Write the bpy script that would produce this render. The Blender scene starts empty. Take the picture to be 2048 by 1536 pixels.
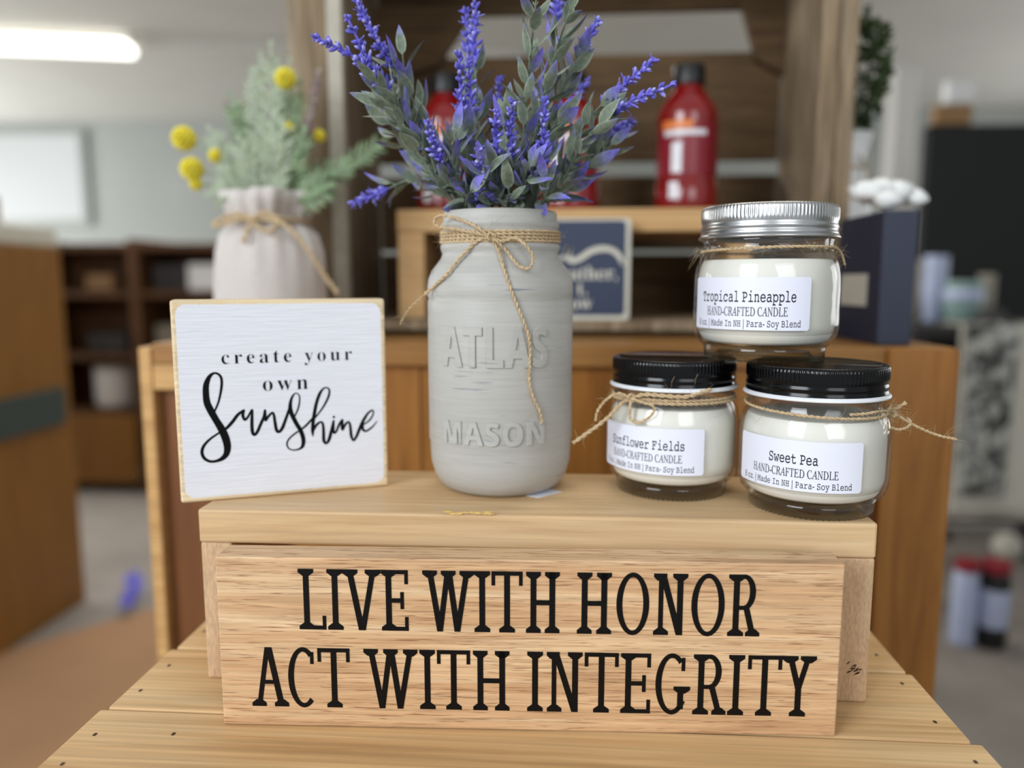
import bpy, bmesh, math, random
import numpy as np
from mathutils import Vector, Matrix, noise as mnoise

random.seed(7)
S = bpy.context.scene
COL = S.collection
PI = math.pi
ZC = 0.75                      # height of the crate top above the floor
# ------------------------------------------------------------------ camera, light, exposure
F_PX, PITCH, YAW, CAMH = 1538.0, math.radians(7.52), math.radians(4.02), 0.235
CAM = np.array([0.0, 0.0, ZC + CAMH])
FW = np.array([-math.sin(YAW) * math.cos(PITCH), math.cos(YAW) * math.cos(PITCH), -math.sin(PITCH)])
RT = np.array([math.cos(YAW), math.sin(YAW), 0.0])
UP = np.cross(RT, FW)
cam = bpy.data.cameras.new('camera')
cam.sensor_width = 36.0
cam.lens = F_PX / 2048 * 36
cam.clip_start = 0.02
cam.clip_end = 60
cam.dof.use_dof = True
cam.dof.focus_distance = 0.412
cam.dof.aperture_fstop = 2.85
cam_o = bpy.data.objects.new('camera', cam)
COL.objects.link(cam_o)
m4 = Matrix.Identity(4)
for i in range(3):
    m4[i][0], m4[i][1], m4[i][2], m4[i][3] = RT[i], UP[i], -FW[i], CAM[i]
cam_o.matrix_world = m4
S.camera = cam_o
S.view_settings.view_transform = 'Standard'
S.view_settings.look = 'None'
S.view_settings.gamma = 1
S.view_settings.exposure = 0.0
S.cycles.use_denoising = True
S.cycles.max_bounces = 10
S.cycles.transparent_max_bounces = 24
S.cycles.diffuse_bounces = 4
S.cycles.glossy_bounces = 4
S.cycles.transmission_bounces = 8
S.cycles.caustics_reflective = False
S.cycles.caustics_refractive = False
S.cycles.sample_clamp_indirect = 6

w = bpy.data.worlds.new('daylight')
S.world = w
w.use_nodes = True
bg = w.node_tree.nodes['Background']
bg.inputs[0].default_value = (0.90, 0.96, 1.0, 1)
bg.inputs[1].default_value = 0.50


def area(name, loc, target, sx, sy, power, col):
    l = bpy.data.lights.new(name, 'AREA')
    l.shape = 'RECTANGLE'
    l.size, l.size_y, l.energy, l.color = sx, sy, power, col
    o = bpy.data.objects.new(name, l)
    o.location = loc
    o.rotation_euler = (Vector(target) - Vector(loc)).to_track_quat('-Z', 'Y').to_euler()
    COL.objects.link(o)
    return o


# daylight through the shop-front windows behind and to the left of the photographer, lamp above; added fill lights further back
area('shop_window_daylight_near', (-1.7, -1.5, 1.85), (0, 0.45, 0.85), 1.3, 1.5, 62, (0.90, 0.95, 1.0))
area('shop_window_daylight_far', (0.9, -2.2, 1.9), (0, 0.6, 0.85), 1.3, 1.5, 20, (0.93, 0.97, 1.0))
area('ceiling_lamp_glow', (0.2, 1.1, 2.38), (0.1, 0.6, 0.75), 1.2, 0.25, 9, (1.0, 0.93, 0.80))
area('side_fill_light', (-6.3, 4.3, 1.35), (0, 4.6, 1.35), 4.2, 1.7, 235, (0.96, 0.99, 1.0))  # added light at the solid left wall, brightens the back room
area('far_side_fill_light', (4.4, 4.6, 1.3), (0, 4.6, 1.5), 3.6, 1.6, 55, (0.98, 0.99, 1.0))  # added light at the solid right wall, lifts the ceiling
area('back_room_fill_light', (-1.2, 3.4, 2.36), (-1.2, 3.4, 0), 2.6, 0.8, 45, (1.0, 0.98, 0.94))  # added area light for back room brightness, no fixture built here


# ------------------------------------------------------------------ pixel -> place helpers
def ray(x, y):
    return FW * F_PX + RT * (x - 1024) - UP * (y - 768)


def at(x, y, Y):
    d = ray(x, y)
    return CAM + d * (Y / d[1])


def on_plane(x, y, P0, n):
    d = ray(x, y)
    return CAM + d * (((P0 - CAM) @ n) / (d @ n))


def on_cyl(x, y, c, r):
    d = ray(x, y)
    a = d[0] ** 2 + d[1] ** 2
    ox, oy = CAM[0] - c[0], CAM[1] - c[1]
    b = 2 * (d[0] * ox + d[1] * oy)
    D = b * b - 4 * a * (ox * ox + oy * oy - r * r)
    t = (-b - math.sqrt(max(D, 0))) / (2 * a)
    return CAM + t * d


# ------------------------------------------------------------------ materials
def newmat(name):
    m = bpy.data.materials.new(name)
    m.use_nodes = True
    nt = m.node_tree
    return m, nt, nt.nodes['Principled BSDF']


def sin_(c):
    return c / 12.92 if c <= 0.04045 else ((c + 0.055) / 1.055) ** 2.4


def C(r, g, b):
    return (sin_(r / 255), sin_(g / 255), sin_(b / 255), 1)


def node(nt, t, **kw):
    n = nt.nodes.new(t)
    for k, v in kw.items():
        setattr(n, k, v)
    return n


def flat(name, col, rough=0.55, metal=0.0, var=0.06, vscale=60, bump=0.0, bscale=300, coat=0.0, spec=0.5, stretch=(1, 1, 1)):
    m, nt, p = newmat(name)
    p.inputs['Roughness'].default_value = rough
    p.inputs['Metallic'].default_value = metal
    p.inputs['Coat Weight'].default_value = coat
    p.inputs['Specular IOR Level'].default_value = spec
    tc = node(nt, 'ShaderNodeTexCoord')
    mp = node(nt, 'ShaderNodeMapping')
    mp.inputs['Scale'].default_value = stretch
    nt.links.new(tc.outputs['Object'], mp.inputs[0])
    nz = node(nt, 'ShaderNodeTexNoise')
    nz.inputs['Scale'].default_value = vscale
    nz.inputs['Detail'].default_value = 4
    nt.links.new(mp.outputs[0], nz.inputs['Vector'])
    cr = node(nt, 'ShaderNodeValToRGB')
    a = [max(0, c * (1 - var)) for c in col[:3]] + [1]
    b = [min(1, c * (1 + var)) for c in col[:3]] + [1]
    cr.color_ramp.elements[0].position, cr.color_ramp.elements[1].position = 0.3, 0.7
    cr.color_ramp.elements[0].color, cr.color_ramp.elements[1].color = a, b
    nt.links.new(nz.outputs['Fac'], cr.inputs[0])
    nt.links.new(cr.outputs[0], p.inputs['Base Color'])
    if bump:
        n2 = node(nt, 'ShaderNodeTexNoise')
        n2.inputs['Scale'].default_value = bscale
        n2.inputs['Detail'].default_value = 3
        nt.links.new(mp.outputs[0], n2.inputs['Vector'])
        bp = node(nt, 'ShaderNodeBump')
        bp.inputs['Strength'].default_value = bump
        bp.inputs['Distance'].default_value = 0.001
        nt.links.new(n2.outputs['Fac'], bp.inputs['Height'])
        nt.links.new(bp.outputs[0], p.inputs['Normal'])
    return m


def wood(name, cols, scale=(6, 90, 90), rough=0.5, fine=(12, 420, 420), fine_amt=0.25, pores=0.0, pore_col=(0.2, 0.1, 0.05, 1),
         bump=0.15, distort=1.5, offset=(0, 0, 0), spec=0.35):
    """long grain streaks; scale is small along the grain"""
    m, nt, p = newmat(name)
    L = nt.links
    p.inputs['Roughness'].default_value = rough
    p.inputs['Specular IOR Level'].default_value = spec
    tc = node(nt, 'ShaderNodeTexCoord')
    oi = node(nt, 'ShaderNodeObjectInfo')
    sc_ = node(nt, 'ShaderNodeVectorMath', operation='SCALE')
    sc_.inputs[0].default_value = (3.1, 7.3, 5.7)
    L.new(oi.outputs['Random'], sc_.inputs['Scale'])
    ad = node(nt, 'ShaderNodeVectorMath', operation='ADD')
    L.new(tc.outputs['Object'], ad.inputs[0])
    L.new(sc_.outputs[0], ad.inputs[1])
    mp = node(nt, 'ShaderNodeMapping')
    mp.inputs['Scale'].default_value = scale
    mp.inputs['Location'].default_value = offset
    L.new(ad.outputs[0], mp.inputs[0])
    nz = node(nt, 'ShaderNodeTexNoise')
    nz.inputs['Scale'].default_value = 1.0
    nz.inputs['Detail'].default_value = 5
    nz.inputs['Roughness'].default_value = 0.6
    nz.inputs['Distortion'].default_value = distort
    L.new(mp.outputs[0], nz.inputs['Vector'])
    cr = node(nt, 'ShaderNodeValToRGB')
    els = cr.color_ramp.elements
    n = len(cols)
    for i in range(n - 2):
        els.new(0.5)
    for i, c in enumerate(cols):
        els[i].position = 0.28 + 0.44 * i / (n - 1)
        els[i].color = c
    L.new(nz.outputs['Fac'], cr.inputs[0])
    mp2 = node(nt, 'ShaderNodeMapping')
    mp2.inputs['Scale'].default_value = fine
    L.new(ad.outputs[0], mp2.inputs[0])
    n2 = node(nt, 'ShaderNodeTexNoise')
    n2.inputs['Scale'].default_value = 1.0
    n2.inputs['Detail'].default_value = 3
    L.new(mp2.outputs[0], n2.inputs['Vector'])
    mr = node(nt, 'ShaderNodeMapRange')
    mr.inputs[1].default_value, mr.inputs[2].default_value = 0.3, 0.7
    mr.inputs[3].default_value, mr.inputs[4].default_value = 1 - fine_amt, 1 + fine_amt * 0.4
    L.new(n2.outputs['Fac'], mr.inputs[0])
    mx = node(nt, 'ShaderNodeMix', data_type='RGBA', blend_type='MULTIPLY')
    mx.inputs['Factor'].default_value = 1
    L.new(cr.outputs[0], mx.inputs['A'])
    L.new(mr.outputs[0], mx.inputs['B'])
    out = mx.outputs['Result']
    if pores:
        mp3 = node(nt, 'ShaderNodeMapping')
        mp3.inputs['Scale'].default_value = (46, 900, 1500)
        L.new(ad.outputs[0], mp3.inputs[0])
        n3 = node(nt, 'ShaderNodeTexNoise')
        n3.inputs['Scale'].default_value = 1.0
        n3.inputs['Detail'].default_value = 2
        n3.inputs['Distortion'].default_value = 0.6
        L.new(mp3.outputs[0], n3.inputs['Vector'])
        m3 = node(nt, 'ShaderNodeMapRange')
        m3.inputs[1].default_value, m3.inputs[2].default_value = 0.57, 0.66
        m3.inputs[3].default_value, m3.inputs[4].default_value = 0, pores
        L.new(n3.outputs['Fac'], m3.inputs[0])
        m2 = node(nt, 'ShaderNodeMix', data_type='RGBA')
        L.new(m3.outputs[0], m2.inputs['Factor'])
        L.new(out, m2.inputs['A'])
        m2.inputs['B'].default_value = pore_col
        out = m2.outputs['Result']
    L.new(out, p.inputs['Base Color'])
    bp = node(nt, 'ShaderNodeBump')
    bp.inputs['Strength'].default_value = bump
    bp.inputs['Distance'].default_value = 0.0006
    L.new(n2.outputs['Fac'], bp.inputs['Height'])
    L.new(bp.outputs[0], p.inputs['Normal'])
    return m


def glass_mat(name, tint=(0.985, 0.985, 0.98, 1), ior=1.5):
    m, nt, p = newmat(name)
    nt.nodes.remove(p)
    tr = node(nt, 'ShaderNodeBsdfTransparent')
    tr.inputs[0].default_value = tint
    gl = node(nt, 'ShaderNodeBsdfGlossy')
    gl.inputs['Roughness'].default_value = 0.03
    fr = node(nt, 'ShaderNodeFresnel')
    ge = node(nt, 'ShaderNodeNewGeometry')      # same mirror strength on both faces of the wall
    mi = node(nt, 'ShaderNodeMapRange')
    mi.inputs[3].default_value, mi.inputs[4].default_value = ior, 1 / ior
    nt.links.new(ge.outputs['Backfacing'], mi.inputs[0])
    nt.links.new(mi.outputs[0], fr.inputs[0])
    nz = node(nt, 'ShaderNodeTexNoise')
    nz.inputs['Scale'].default_value = 45
    tc = node(nt, 'ShaderNodeTexCoord')
    nt.links.new(tc.outputs['Object'], nz.inputs['Vector'])
    bp = node(nt, 'ShaderNodeBump')
    bp.inputs['Strength'].default_value = 0.35
    bp.inputs['Distance'].default_value = 0.002
    nt.links.new(nz.outputs['Fac'], bp.inputs['Height'])
    nt.links.new(bp.outputs[0], gl.inputs['Normal'])
    nt.links.new(bp.outputs[0], fr.inputs['Normal'])
    mx = node(nt, 'ShaderNodeMixShader')
    nt.links.new(fr.outputs[0], mx.inputs[0])
    nt.links.new(tr.outputs[0], mx.inputs[1])
    nt.links.new(gl.outputs[0], mx.inputs[2])
    nt.links.new(mx.outputs[0], nt.nodes['Material Output'].inputs[0])
    return m


def leaf_mat(name, green, edge, violet):
    """UV v runs along the leaf, corner attribute 'tint' says how violet its tip grew"""
    m, nt, p = newmat(name)
    L = nt.links
    p.inputs['Roughness'].default_value = 0.62
    p.inputs['Specular IOR Level'].default_value = 0.3
    uv = node(nt, 'ShaderNodeUVMap')
    sx = node(nt, 'ShaderNodeSeparateXYZ')
    L.new(uv.outputs[0], sx.inputs[0])
    at_ = node(nt, 'ShaderNodeAttribute', attribute_name='tint')
    # edge factor |u-.5|*2
    s1 = node(nt, 'ShaderNodeMath', operation='SUBTRACT')
    L.new(sx.outputs[0], s1.inputs[0])
    s1.inputs[1].default_value = 0.5
    s2 = node(nt, 'ShaderNodeMath', operation='ABSOLUTE')
    L.new(s1.outputs[0], s2.inputs[0])
    r1 = node(nt, 'ShaderNodeMapRange')
    r1.inputs[1].default_value, r1.inputs[2].default_value = 0.3, 0.5
    r1.inputs[3].default_value, r1.inputs[4].default_value = 0, 0.75
    L.new(s2.outputs[0], r1.inputs[0])
    mx = node(nt, 'ShaderNodeMix', data_type='RGBA')
    L.new(r1.outputs[0], mx.inputs['Factor'])
    mx.inputs['A'].default_value, mx.inputs['B'].default_value = green, edge
    # violet along v
    ma = node(nt, 'ShaderNodeMath', operation='ADD')
    L.new(sx.outputs[1], ma.inputs[0])
    L.new(at_.outputs['Fac'], ma.inputs[1])
    r2 = node(nt, 'ShaderNodeMapRange')
    r2.inputs[1].default_value, r2.inputs[2].default_value = 0.95, 1.6
    L.new(ma.outputs[0], r2.inputs[0])
    m2 = node(nt, 'ShaderNodeMix', data_type='RGBA')
    L.new(r2.outputs[0], m2.inputs['Factor'])
    L.new(mx.outputs['Result'], m2.inputs['A'])
    m2.inputs['B'].default_value = violet
    tc = node(nt, 'ShaderNodeTexCoord')
    nz = node(nt, 'ShaderNodeTexNoise')
    nz.inputs['Scale'].default_value = 260
    nz.inputs['Detail'].default_value = 4
    L.new(tc.outputs['Object'], nz.inputs['Vector'])
    r3 = node(nt, 'ShaderNodeMapRange')
    r3.inputs[1].default_value, r3.inputs[2].default_value = 0.3, 0.7
    r3.inputs[3].default_value, r3.inputs[4].default_value = 0.72, 1.22
    L.new(nz.outputs['Fac'], r3.inputs[0])
    m3 = node(nt, 'ShaderNodeMix', data_type='RGBA', blend_type='MULTIPLY')
    m3.inputs['Factor'].default_value = 1
    L.new(m2.outputs['Result'], m3.inputs['A'])
    L.new(r3.outputs[0], m3.inputs['B'])
    L.new(m3.outputs['Result'], p.inputs['Base Color'])
    return m


M = {}
M['pine'] = wood('pale_pine', [C(194, 156, 112), C(212, 178, 134), C(222, 192, 150)], (3, 60, 60), 0.5, (9, 380, 380), 0.14)
M['plank'] = wood('crate_pine', [C(180, 138, 90), C(212, 174, 124), C(226, 194, 146)], (2.2, 55, 55), 0.5, (6, 330, 330), 0.20)
M['endgrain'] = wood('end_grain', [C(188, 152, 116), C(204, 170, 134), C(212, 180, 144)], (50, 50, 14), 0.7, (900, 900, 260), 0.22, bump=0.3)
M['oak'] = wood('oak', [C(188, 144, 104), C(212, 172, 130), C(228, 196, 156)], (3.2, 60, 90), 0.42, (13, 420, 560), 0.24, 0.8, C(136, 94, 62), 0.25, 1.8)
M['light_wood'] = wood('light_shelf_wood', [C(196, 152, 98), C(214, 174, 120)], (4, 50, 50), 0.5)
M['stained'] = wood('orange_stained_wood', [C(134, 84, 34), C(160, 106, 46), C(174, 120, 58)], (34, 34, 3.5), 0.42, (160, 160, 8), 0.15)
M['stained_dark'] = wood('brown_and_shaded_wood', [C(112, 68, 34), C(132, 84, 46)], (30, 30, 3), 0.5, (160, 160, 8), 0.15)
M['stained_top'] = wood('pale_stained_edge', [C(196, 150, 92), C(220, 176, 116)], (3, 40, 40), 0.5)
M['stained_lid'] = wood('stained_cabinet_lid', [C(150, 104, 52), C(172, 124, 68)], (3, 40, 40), 0.45)
M['strip'] = flat('edge_light_paint', C(176, 168, 152), 0.6, var=0.1, vscale=80)  # stands in for light on the crate edge, put into colour
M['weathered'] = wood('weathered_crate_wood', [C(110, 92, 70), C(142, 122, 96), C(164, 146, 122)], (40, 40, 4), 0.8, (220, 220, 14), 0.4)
M['weathered_in'] = wood('shaded_weathered_wood', [C(84, 64, 42), C(110, 86, 58)], (4, 40, 40), 0.85, (14, 220, 220), 0.4)  # darker copy of the crate wood, interior shade put into its colour
M['counter'] = wood('amber_counter_wood', [C(124, 82, 28), C(142, 96, 36)], (10, 10, 1.5), 0.45, (60, 60, 4), 0.1)
M['shelf_brown'] = wood('dark_brown_shelf_wood', [C(78, 50, 26), C(104, 68, 38)], (8, 8, 2), 0.6)
M['black_paint'] = flat('black_letter_paint', C(7, 7, 8), 0.34, var=0.3, vscale=900, bump=0.35, bscale=1500, spec=0.18)
M['vinyl'] = flat('black_vinyl', C(7, 8, 9), 0.5, spec=0.12)
M['white_paint'] = flat('brushed_white_paint', C(228, 229, 236), 0.5, var=0.035, vscale=1, stretch=(30, 30, 420), bump=0.38, bscale=1.6)
M['board_edge'] = wood('bare_board_edge', [C(222, 198, 158), C(236, 216, 180)], (12, 40, 40), 0.55)
M['twine'] = flat('jute_twine', C(198, 174, 138), 0.85, var=0.25, vscale=700, spec=0.2)
M['fiber'] = flat('jute_fiber', C(206, 180, 138), 0.8, spec=0.2)
M['glass'] = glass_mat('clear_glass')
M['heel'] = glass_mat('thick_glass_heel', (0.80, 0.80, 0.75, 1), 1.6)
M['wax'] = flat('cream_wax', C(242, 240, 230), 0.45, var=0.012, vscale=30)
M['paper'] = flat('label_paper', C(229, 231, 244), 0.5, var=0.01)
M['ink'] = flat('label_ink', C(40, 42, 50), 0.6, spec=0.2)
M['silver'] = flat('brushed_silver_lid', C(196, 196, 196), 0.3, 1.0, var=0.05, vscale=40)
M['black_lid'] = flat('black_enamel_lid', C(4, 4, 5), 0.14, var=0.2, spec=0.35)
M['liner'] = flat('white_lid_rim', C(226, 228, 232), 0.35)
M['jar_paint'] = None
M['leaf'] = leaf_mat('lavender_leaf', C(122, 134, 116), C(172, 182, 160), C(122, 114, 208))
M['bud'] = leaf_mat('lavender_bud', C(104, 98, 198), C(128, 124, 222), C(190, 190, 250))  # paler edges and tips paint in the plastic's edge highlight
M['stem'] = flat('lavender_stem', C(100, 112, 96), 0.6, var=0.15)
M['linen'] = flat('white_linen', C(208, 200, 194), 0.9, var=0.05, vscale=300, bump=0.5, bscale=700, spec=0.1)
M['fern'] = leaf_mat('dusty_fern', C(154, 166, 140), C(204, 212, 192), C(166, 178, 132))
M['fern_dark'] = leaf_mat('green_fern', C(122, 144, 108), C(164, 182, 146), C(138, 160, 112))
M['yellow'] = flat('yellow_blossom', C(236, 218, 66), 0.7, var=0.25, vscale=250)
M['pink'] = flat('dusty_pink_plume', C(158, 134, 140), 0.8, var=0.15)
M['red'] = flat('red_bottle', C(126, 16, 16), 0.14, var=0.1, coat=0.6)
M['maroon'] = flat('maroon_label', C(128, 24, 36), 0.35)
M['orange'] = flat('orange_print', C(216, 120, 54), 0.4)
M['white_print_and_glint'] = flat('white_print_and_glint', C(220, 216, 220), 0.4)  # lettering bar, also the painted highlight stripe on the bottles
M['black_cap'] = flat('black_cap', C(16, 16, 18), 0.4)
M['navy'] = flat('navy_board', C(44, 56, 80), 0.5, var=0.03)
M['navy_box'] = flat('navy_box_paint', C(40, 46, 66), 0.5, var=0.05)
M['navy_dark'] = flat('dark_navy_box_side', C(20, 22, 36), 0.55)
M['cream'] = flat('cream_edge', C(204, 200, 186), 0.55)
M['white'] = flat('white_glaze', C(232, 232, 230), 0.4)
M['boxwood'] = leaf_mat('boxwood_leaf', C(58, 76, 42), C(92, 110, 62), C(70, 90, 50))
M['ceiling'] = flat('ceiling_tile_grey', C(206, 204, 197), 0.9, var=0.03, vscale=3)
M['wall'] = flat('pale_grey_wall', C(150, 153, 149), 0.9, var=0.04, vscale=2)
M['wall_dark'] = flat('charcoal_wall', C(40, 42, 42), 0.9, var=0.1, vscale=2)
M['floor_grey'] = flat('grey_floor', C(134, 126, 118), 0.7, var=0.14, vscale=5)
M['mat_tan'] = flat('tan_floor_mat', C(160, 122, 88), 0.9, var=0.08, vscale=4)
M['teal_cloth'] = flat('dark_teal_box', C(58, 68, 64), 0.8)
M['black_panel'] = flat('black_panel', C(12, 13, 13), 0.6, var=0.2, vscale=3)
M['dark_grey'] = flat('dark_grey_fabric', C(62, 60, 60), 0.9, var=0.2, vscale=8)
M['aqua'] = flat('aqua_glaze', C(134, 160, 156), 0.4)
M['taupe'] = flat('taupe_clay', C(150, 144, 128), 0.6)
M['lavblue'] = flat('pale_blue_plastic', C(176, 186, 214), 0.4)
M['crimson'] = flat('crimson_cap', C(140, 32, 44), 0.45)
M['brownbox'] = flat('brown_card', C(150, 116, 78), 0.8)
M['steel_post'] = flat('white_post', C(214, 212, 206), 0.6)
M['hole'] = flat('dark_nail_hole', C(66, 44, 26), 0.8)
M['knot'] = flat('dark_knot_bark', C(70, 40, 22), 0.9, var=0.3, vscale=400)
M['putty'] = flat('yellow_putty', C(214, 178, 108), 0.6, var=0.2, vscale=500)
# lamp diffuser
mm, nt, p = newmat('lit_lamp_diffuser')
p.inputs['Emission Color'].default_value = (1, 0.98, 0.90, 1)
p.inputs['Emission Strength'].default_value = 3.2
M['lamp'] = mm
# daylit far window
mm, nt, p = newmat('daylit_pane')
p.inputs['Emission Color'].default_value = (0.93, 0.98, 0.97, 1)
p.inputs['Emission Strength'].default_value = 0.5
p.inputs['Base Color'].default_value = (0.1, 0.1, 0.1, 1)
M['pane'] = mm
# mottled printed cloth
mm, nt, p = newmat('mottled_print_cloth')
tc = node(nt, 'ShaderNodeTexCoord')
nz = node(nt, 'ShaderNodeTexNoise')
nz.inputs['Scale'].default_value = 34
nz.inputs['Detail'].default_value = 3
nt.links.new(tc.outputs['Object'], nz.inputs['Vector'])
cr = node(nt, 'ShaderNodeValToRGB')
cr.color_ramp.elements[0].position, cr.color_ramp.elements[1].position = 0.46, 0.54
cr.color_ramp.elements[0].color, cr.color_ramp.elements[1].color = C(70, 72, 70), C(186, 186, 180)
nt.links.new(nz.outputs['Fac'], cr.inputs[0])
nt.links.new(cr.outputs[0], p.inputs['Base Color'])
p.inputs['Roughness'].default_value = 0.9
M['mottled'] = mm


def jar_paint():
    m, nt, p = newmat('grey_chalk_paint')
    L = nt.links
    p.inputs['Roughness'].default_value = 0.5
    p.inputs['Specular IOR Level'].default_value = 0.35
    tc = node(nt, 'ShaderNodeTexCoord')
    mp = node(nt, 'ShaderNodeMapping')
    mp.inputs['Scale'].default_value = (28, 28, 520)
    L.new(tc.outputs['Object'], mp.inputs[0])
    n1 = node(nt, 'ShaderNodeTexNoise')
    n1.inputs['Scale'].default_value = 1
    n1.inputs['Detail'].default_value = 4
    L.new(mp.outputs[0], n1.inputs['Vector'])
    # scratches only inside broad patches
    n2 = node(nt, 'ShaderNodeTexNoise')
    n2.inputs['Scale'].default_value = 26
    L.new(tc.outputs['Object'], n2.inputs['Vector'])
    r1 = node(nt, 'ShaderNodeMapRange')
    r1.inputs[1].default_value, r1.inputs[2].default_value = 0.60, 0.68
    L.new(n1.outputs['Fac'], r1.inputs[0])
    r2 = node(nt, 'ShaderNodeMapRange')
    r2.inputs[1].default_value, r2.inputs[2].default_value = 0.56, 0.66
    L.new(n2.outputs['Fac'], r2.inputs[0])
    mu = node(nt, 'ShaderNodeMath', operation='MULTIPLY')
    L.new(r1.outputs[0], mu.inputs[0])
    L.new(r2.outputs[0], mu.inputs[1])
    cr = node(nt, 'ShaderNodeValToRGB')
    cr.color_ramp.elements[0].position, cr.color_ramp.elements[1].position = 0.3, 0.7
    cr.color_ramp.elements[0].color, cr.color_ramp.elements[1].color = C(172, 170, 164), C(182, 180, 174)
    L.new(n1.outputs['Fac'], cr.inputs[0])
    mx = node(nt, 'ShaderNodeMix', data_type='RGBA')
    L.new(mu.outputs[0], mx.inputs['Factor'])
    L.new(cr.outputs[0], mx.inputs['A'])
    mx.inputs['B'].default_value = C(132, 134, 140)
    L.new(mx.outputs['Result'], p.inputs['Base Color'])
    bp = node(nt, 'ShaderNodeBump')
    bp.inputs['Strength'].default_value = 0.13
    bp.inputs['Distance'].default_value = 0.0006
    L.new(n1.outputs['Fac'], bp.inputs['Height'])
    L.new(bp.outputs[0], p.inputs['Normal'])
    return m


M['jar_paint'] = jar_paint()


# ------------------------------------------------------------------ mesh builder
class MB:
    def __init__(self):
        self.v, self.f, self.uv, self.t = [], [], {}, {}

    def add(self, vs, fs):
        o = len(self.v)
        self.v.extend([tuple(map(float, q)) for q in vs])
        self.f.extend([tuple(i + o for i in f) for f in fs])
        return o

    def box(self, x0, x1, y0, y1, z0, z1):
        self.add([(x0, y0, z0), (x1, y0, z0), (x1, y1, z0), (x0, y1, z0), (x0, y0, z1), (x1, y0, z1), (x1, y1, z1), (x0, y1, z1)],
                 [(0, 3, 2, 1), (4, 5, 6, 7), (0, 1, 5, 4), (1, 2, 6, 5), (2, 3, 7, 6), (3, 0, 4, 7)])
        return self

    def prism(self, poly, fn, t0, t1):
        """poly of 2-D points, fn(u, v, t) -> 3-D"""
        n = len(poly)
        vs = [fn(u, v, t1) for u, v in poly] + [fn(u, v, t0) for u, v in poly]
        fs = [tuple(range(n)), tuple(range(2 * n - 1, n - 1, -1))]
        fs += [(i, i + n, (i + 1) % n + n, (i + 1) % n) for i in range(n)]
        self.add(vs, fs)
        return self

    def lathe(self, prof, segs=64, c=(0, 0, 0), rf=None, closed=False):
        n = len(prof)
        vs = []
        for k, (r, z) in enumerate(prof):
            for i in range(segs):
                a = 2 * PI * i / segs
                rr = r if rf is None else rf(r, z, a, k)
                vs.append((c[0] + rr * math.cos(a), c[1] + rr * math.sin(a), c[2] + z))
        fs = []
        for k in range(n if closed else n - 1):
            k2 = (k + 1) % n
            for i in range(segs):
                j = (i + 1) % segs
                fs.append((k * segs + i, k * segs + j, k2 * segs + j, k2 * segs + i))
        o = self.add(vs, fs)
        if not closed:
            for k, fl in ((0, True), (n - 1, False)):
                if prof[k][0] > 1e-6:
                    ring = [o + k * segs + i for i in range(segs)]
                    self.f.append(tuple(ring[::-1]) if fl else tuple(ring))
        return self

    def tube(self, pts, rad, sides=6, caps=True):
        P = np.asarray(pts, float)
        n = len(P)
        if np.isscalar(rad):
            rad = [rad] * n
        T, A, B = frames(P)
        vs = []
        for i in range(n):
            for k in range(sides):
                a = 2 * PI * k / sides
                vs.append(P[i] + rad[i] * (math.cos(a) * A[i] + math.sin(a) * B[i]))
        fs = []
        for i in range(n - 1):
            for k in range(sides):
                j = (k + 1) % sides
                fs.append((i * sides + k, i * sides + j, (i + 1) * sides + j, (i + 1) * sides + k))
        if caps:
            fs.append(tuple(range(sides - 1, -1, -1)))
            fs.append(tuple((n - 1) * sides + k for k in range(sides)))
        self.add(vs, fs)
        return self

    def grid(self, rows, tint=0.0):
        """rows[v][u] of points with uv and tint"""
        nv, nu = len(rows), len(rows[0])
        o = len(self.v)
        for i, rw in enumerate(rows):
            for k, q in enumerate(rw):
                self.uv[len(self.v)] = (k / (nu - 1), i / (nv - 1))
                self.t[len(self.v)] = tint
                self.v.append(tuple(map(float, q)))
        for i in range(nv - 1):
            for k in range(nu - 1):
                self.f.append((o + i * nu + k, o + i * nu + k + 1, o + (i + 1) * nu + k + 1, o + (i + 1) * nu + k))

    def build(self, name, mat, parent=None, smooth=False, org=None, bevel=0, bseg=2, autos=None):
        """org: world point the vertices are measured from (parts: the parent's place)"""
        me = bpy.data.meshes.new(name)
        V = np.array(self.v)
        if org is None and parent is not None:
            org = parent.location
        if org is not None:
            V = V - np.array(org)
        me.from_pydata(V.tolist(), [], self.f)
        if self.uv:
            ul = me.uv_layers.new(name='UVMap')
            tl = me.attributes.new('tint', 'FLOAT', 'POINT')
            li = np.zeros(len(me.loops), int)
            me.loops.foreach_get('vertex_index', li)
            uva = np.zeros((len(V), 2))
            ta = np.zeros(len(V))
            for k, q in self.uv.items():
                uva[k] = q
            for k, q in self.t.items():
                ta[k] = q
            ul.data.foreach_set('uv', uva[li].ravel())
            tl.data.foreach_set('value', ta)
        if smooth:
            me.polygons.foreach_set('use_smooth', [True] * len(me.polygons))
        me.materials.append(mat)
        me.update()
        o = bpy.data.objects.new(name, me)
        COL.objects.link(o)
        if bevel:
            bm = bmesh.new()
            bm.from_mesh(me)
            bmesh.ops.bevel(bm, geom=bm.edges[:], offset=bevel, segments=bseg, affect='EDGES', profile=0.5)
            bm.to_mesh(me)
            bm.free()
        if autos:
            me.polygons.foreach_set('use_smooth', [True] * len(me.polygons))
            me.set_sharp_from_angle(angle=math.radians(autos))
        if parent is not None:
            o.parent = parent
        elif org is not None:
            o.location = org
        return o


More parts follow.
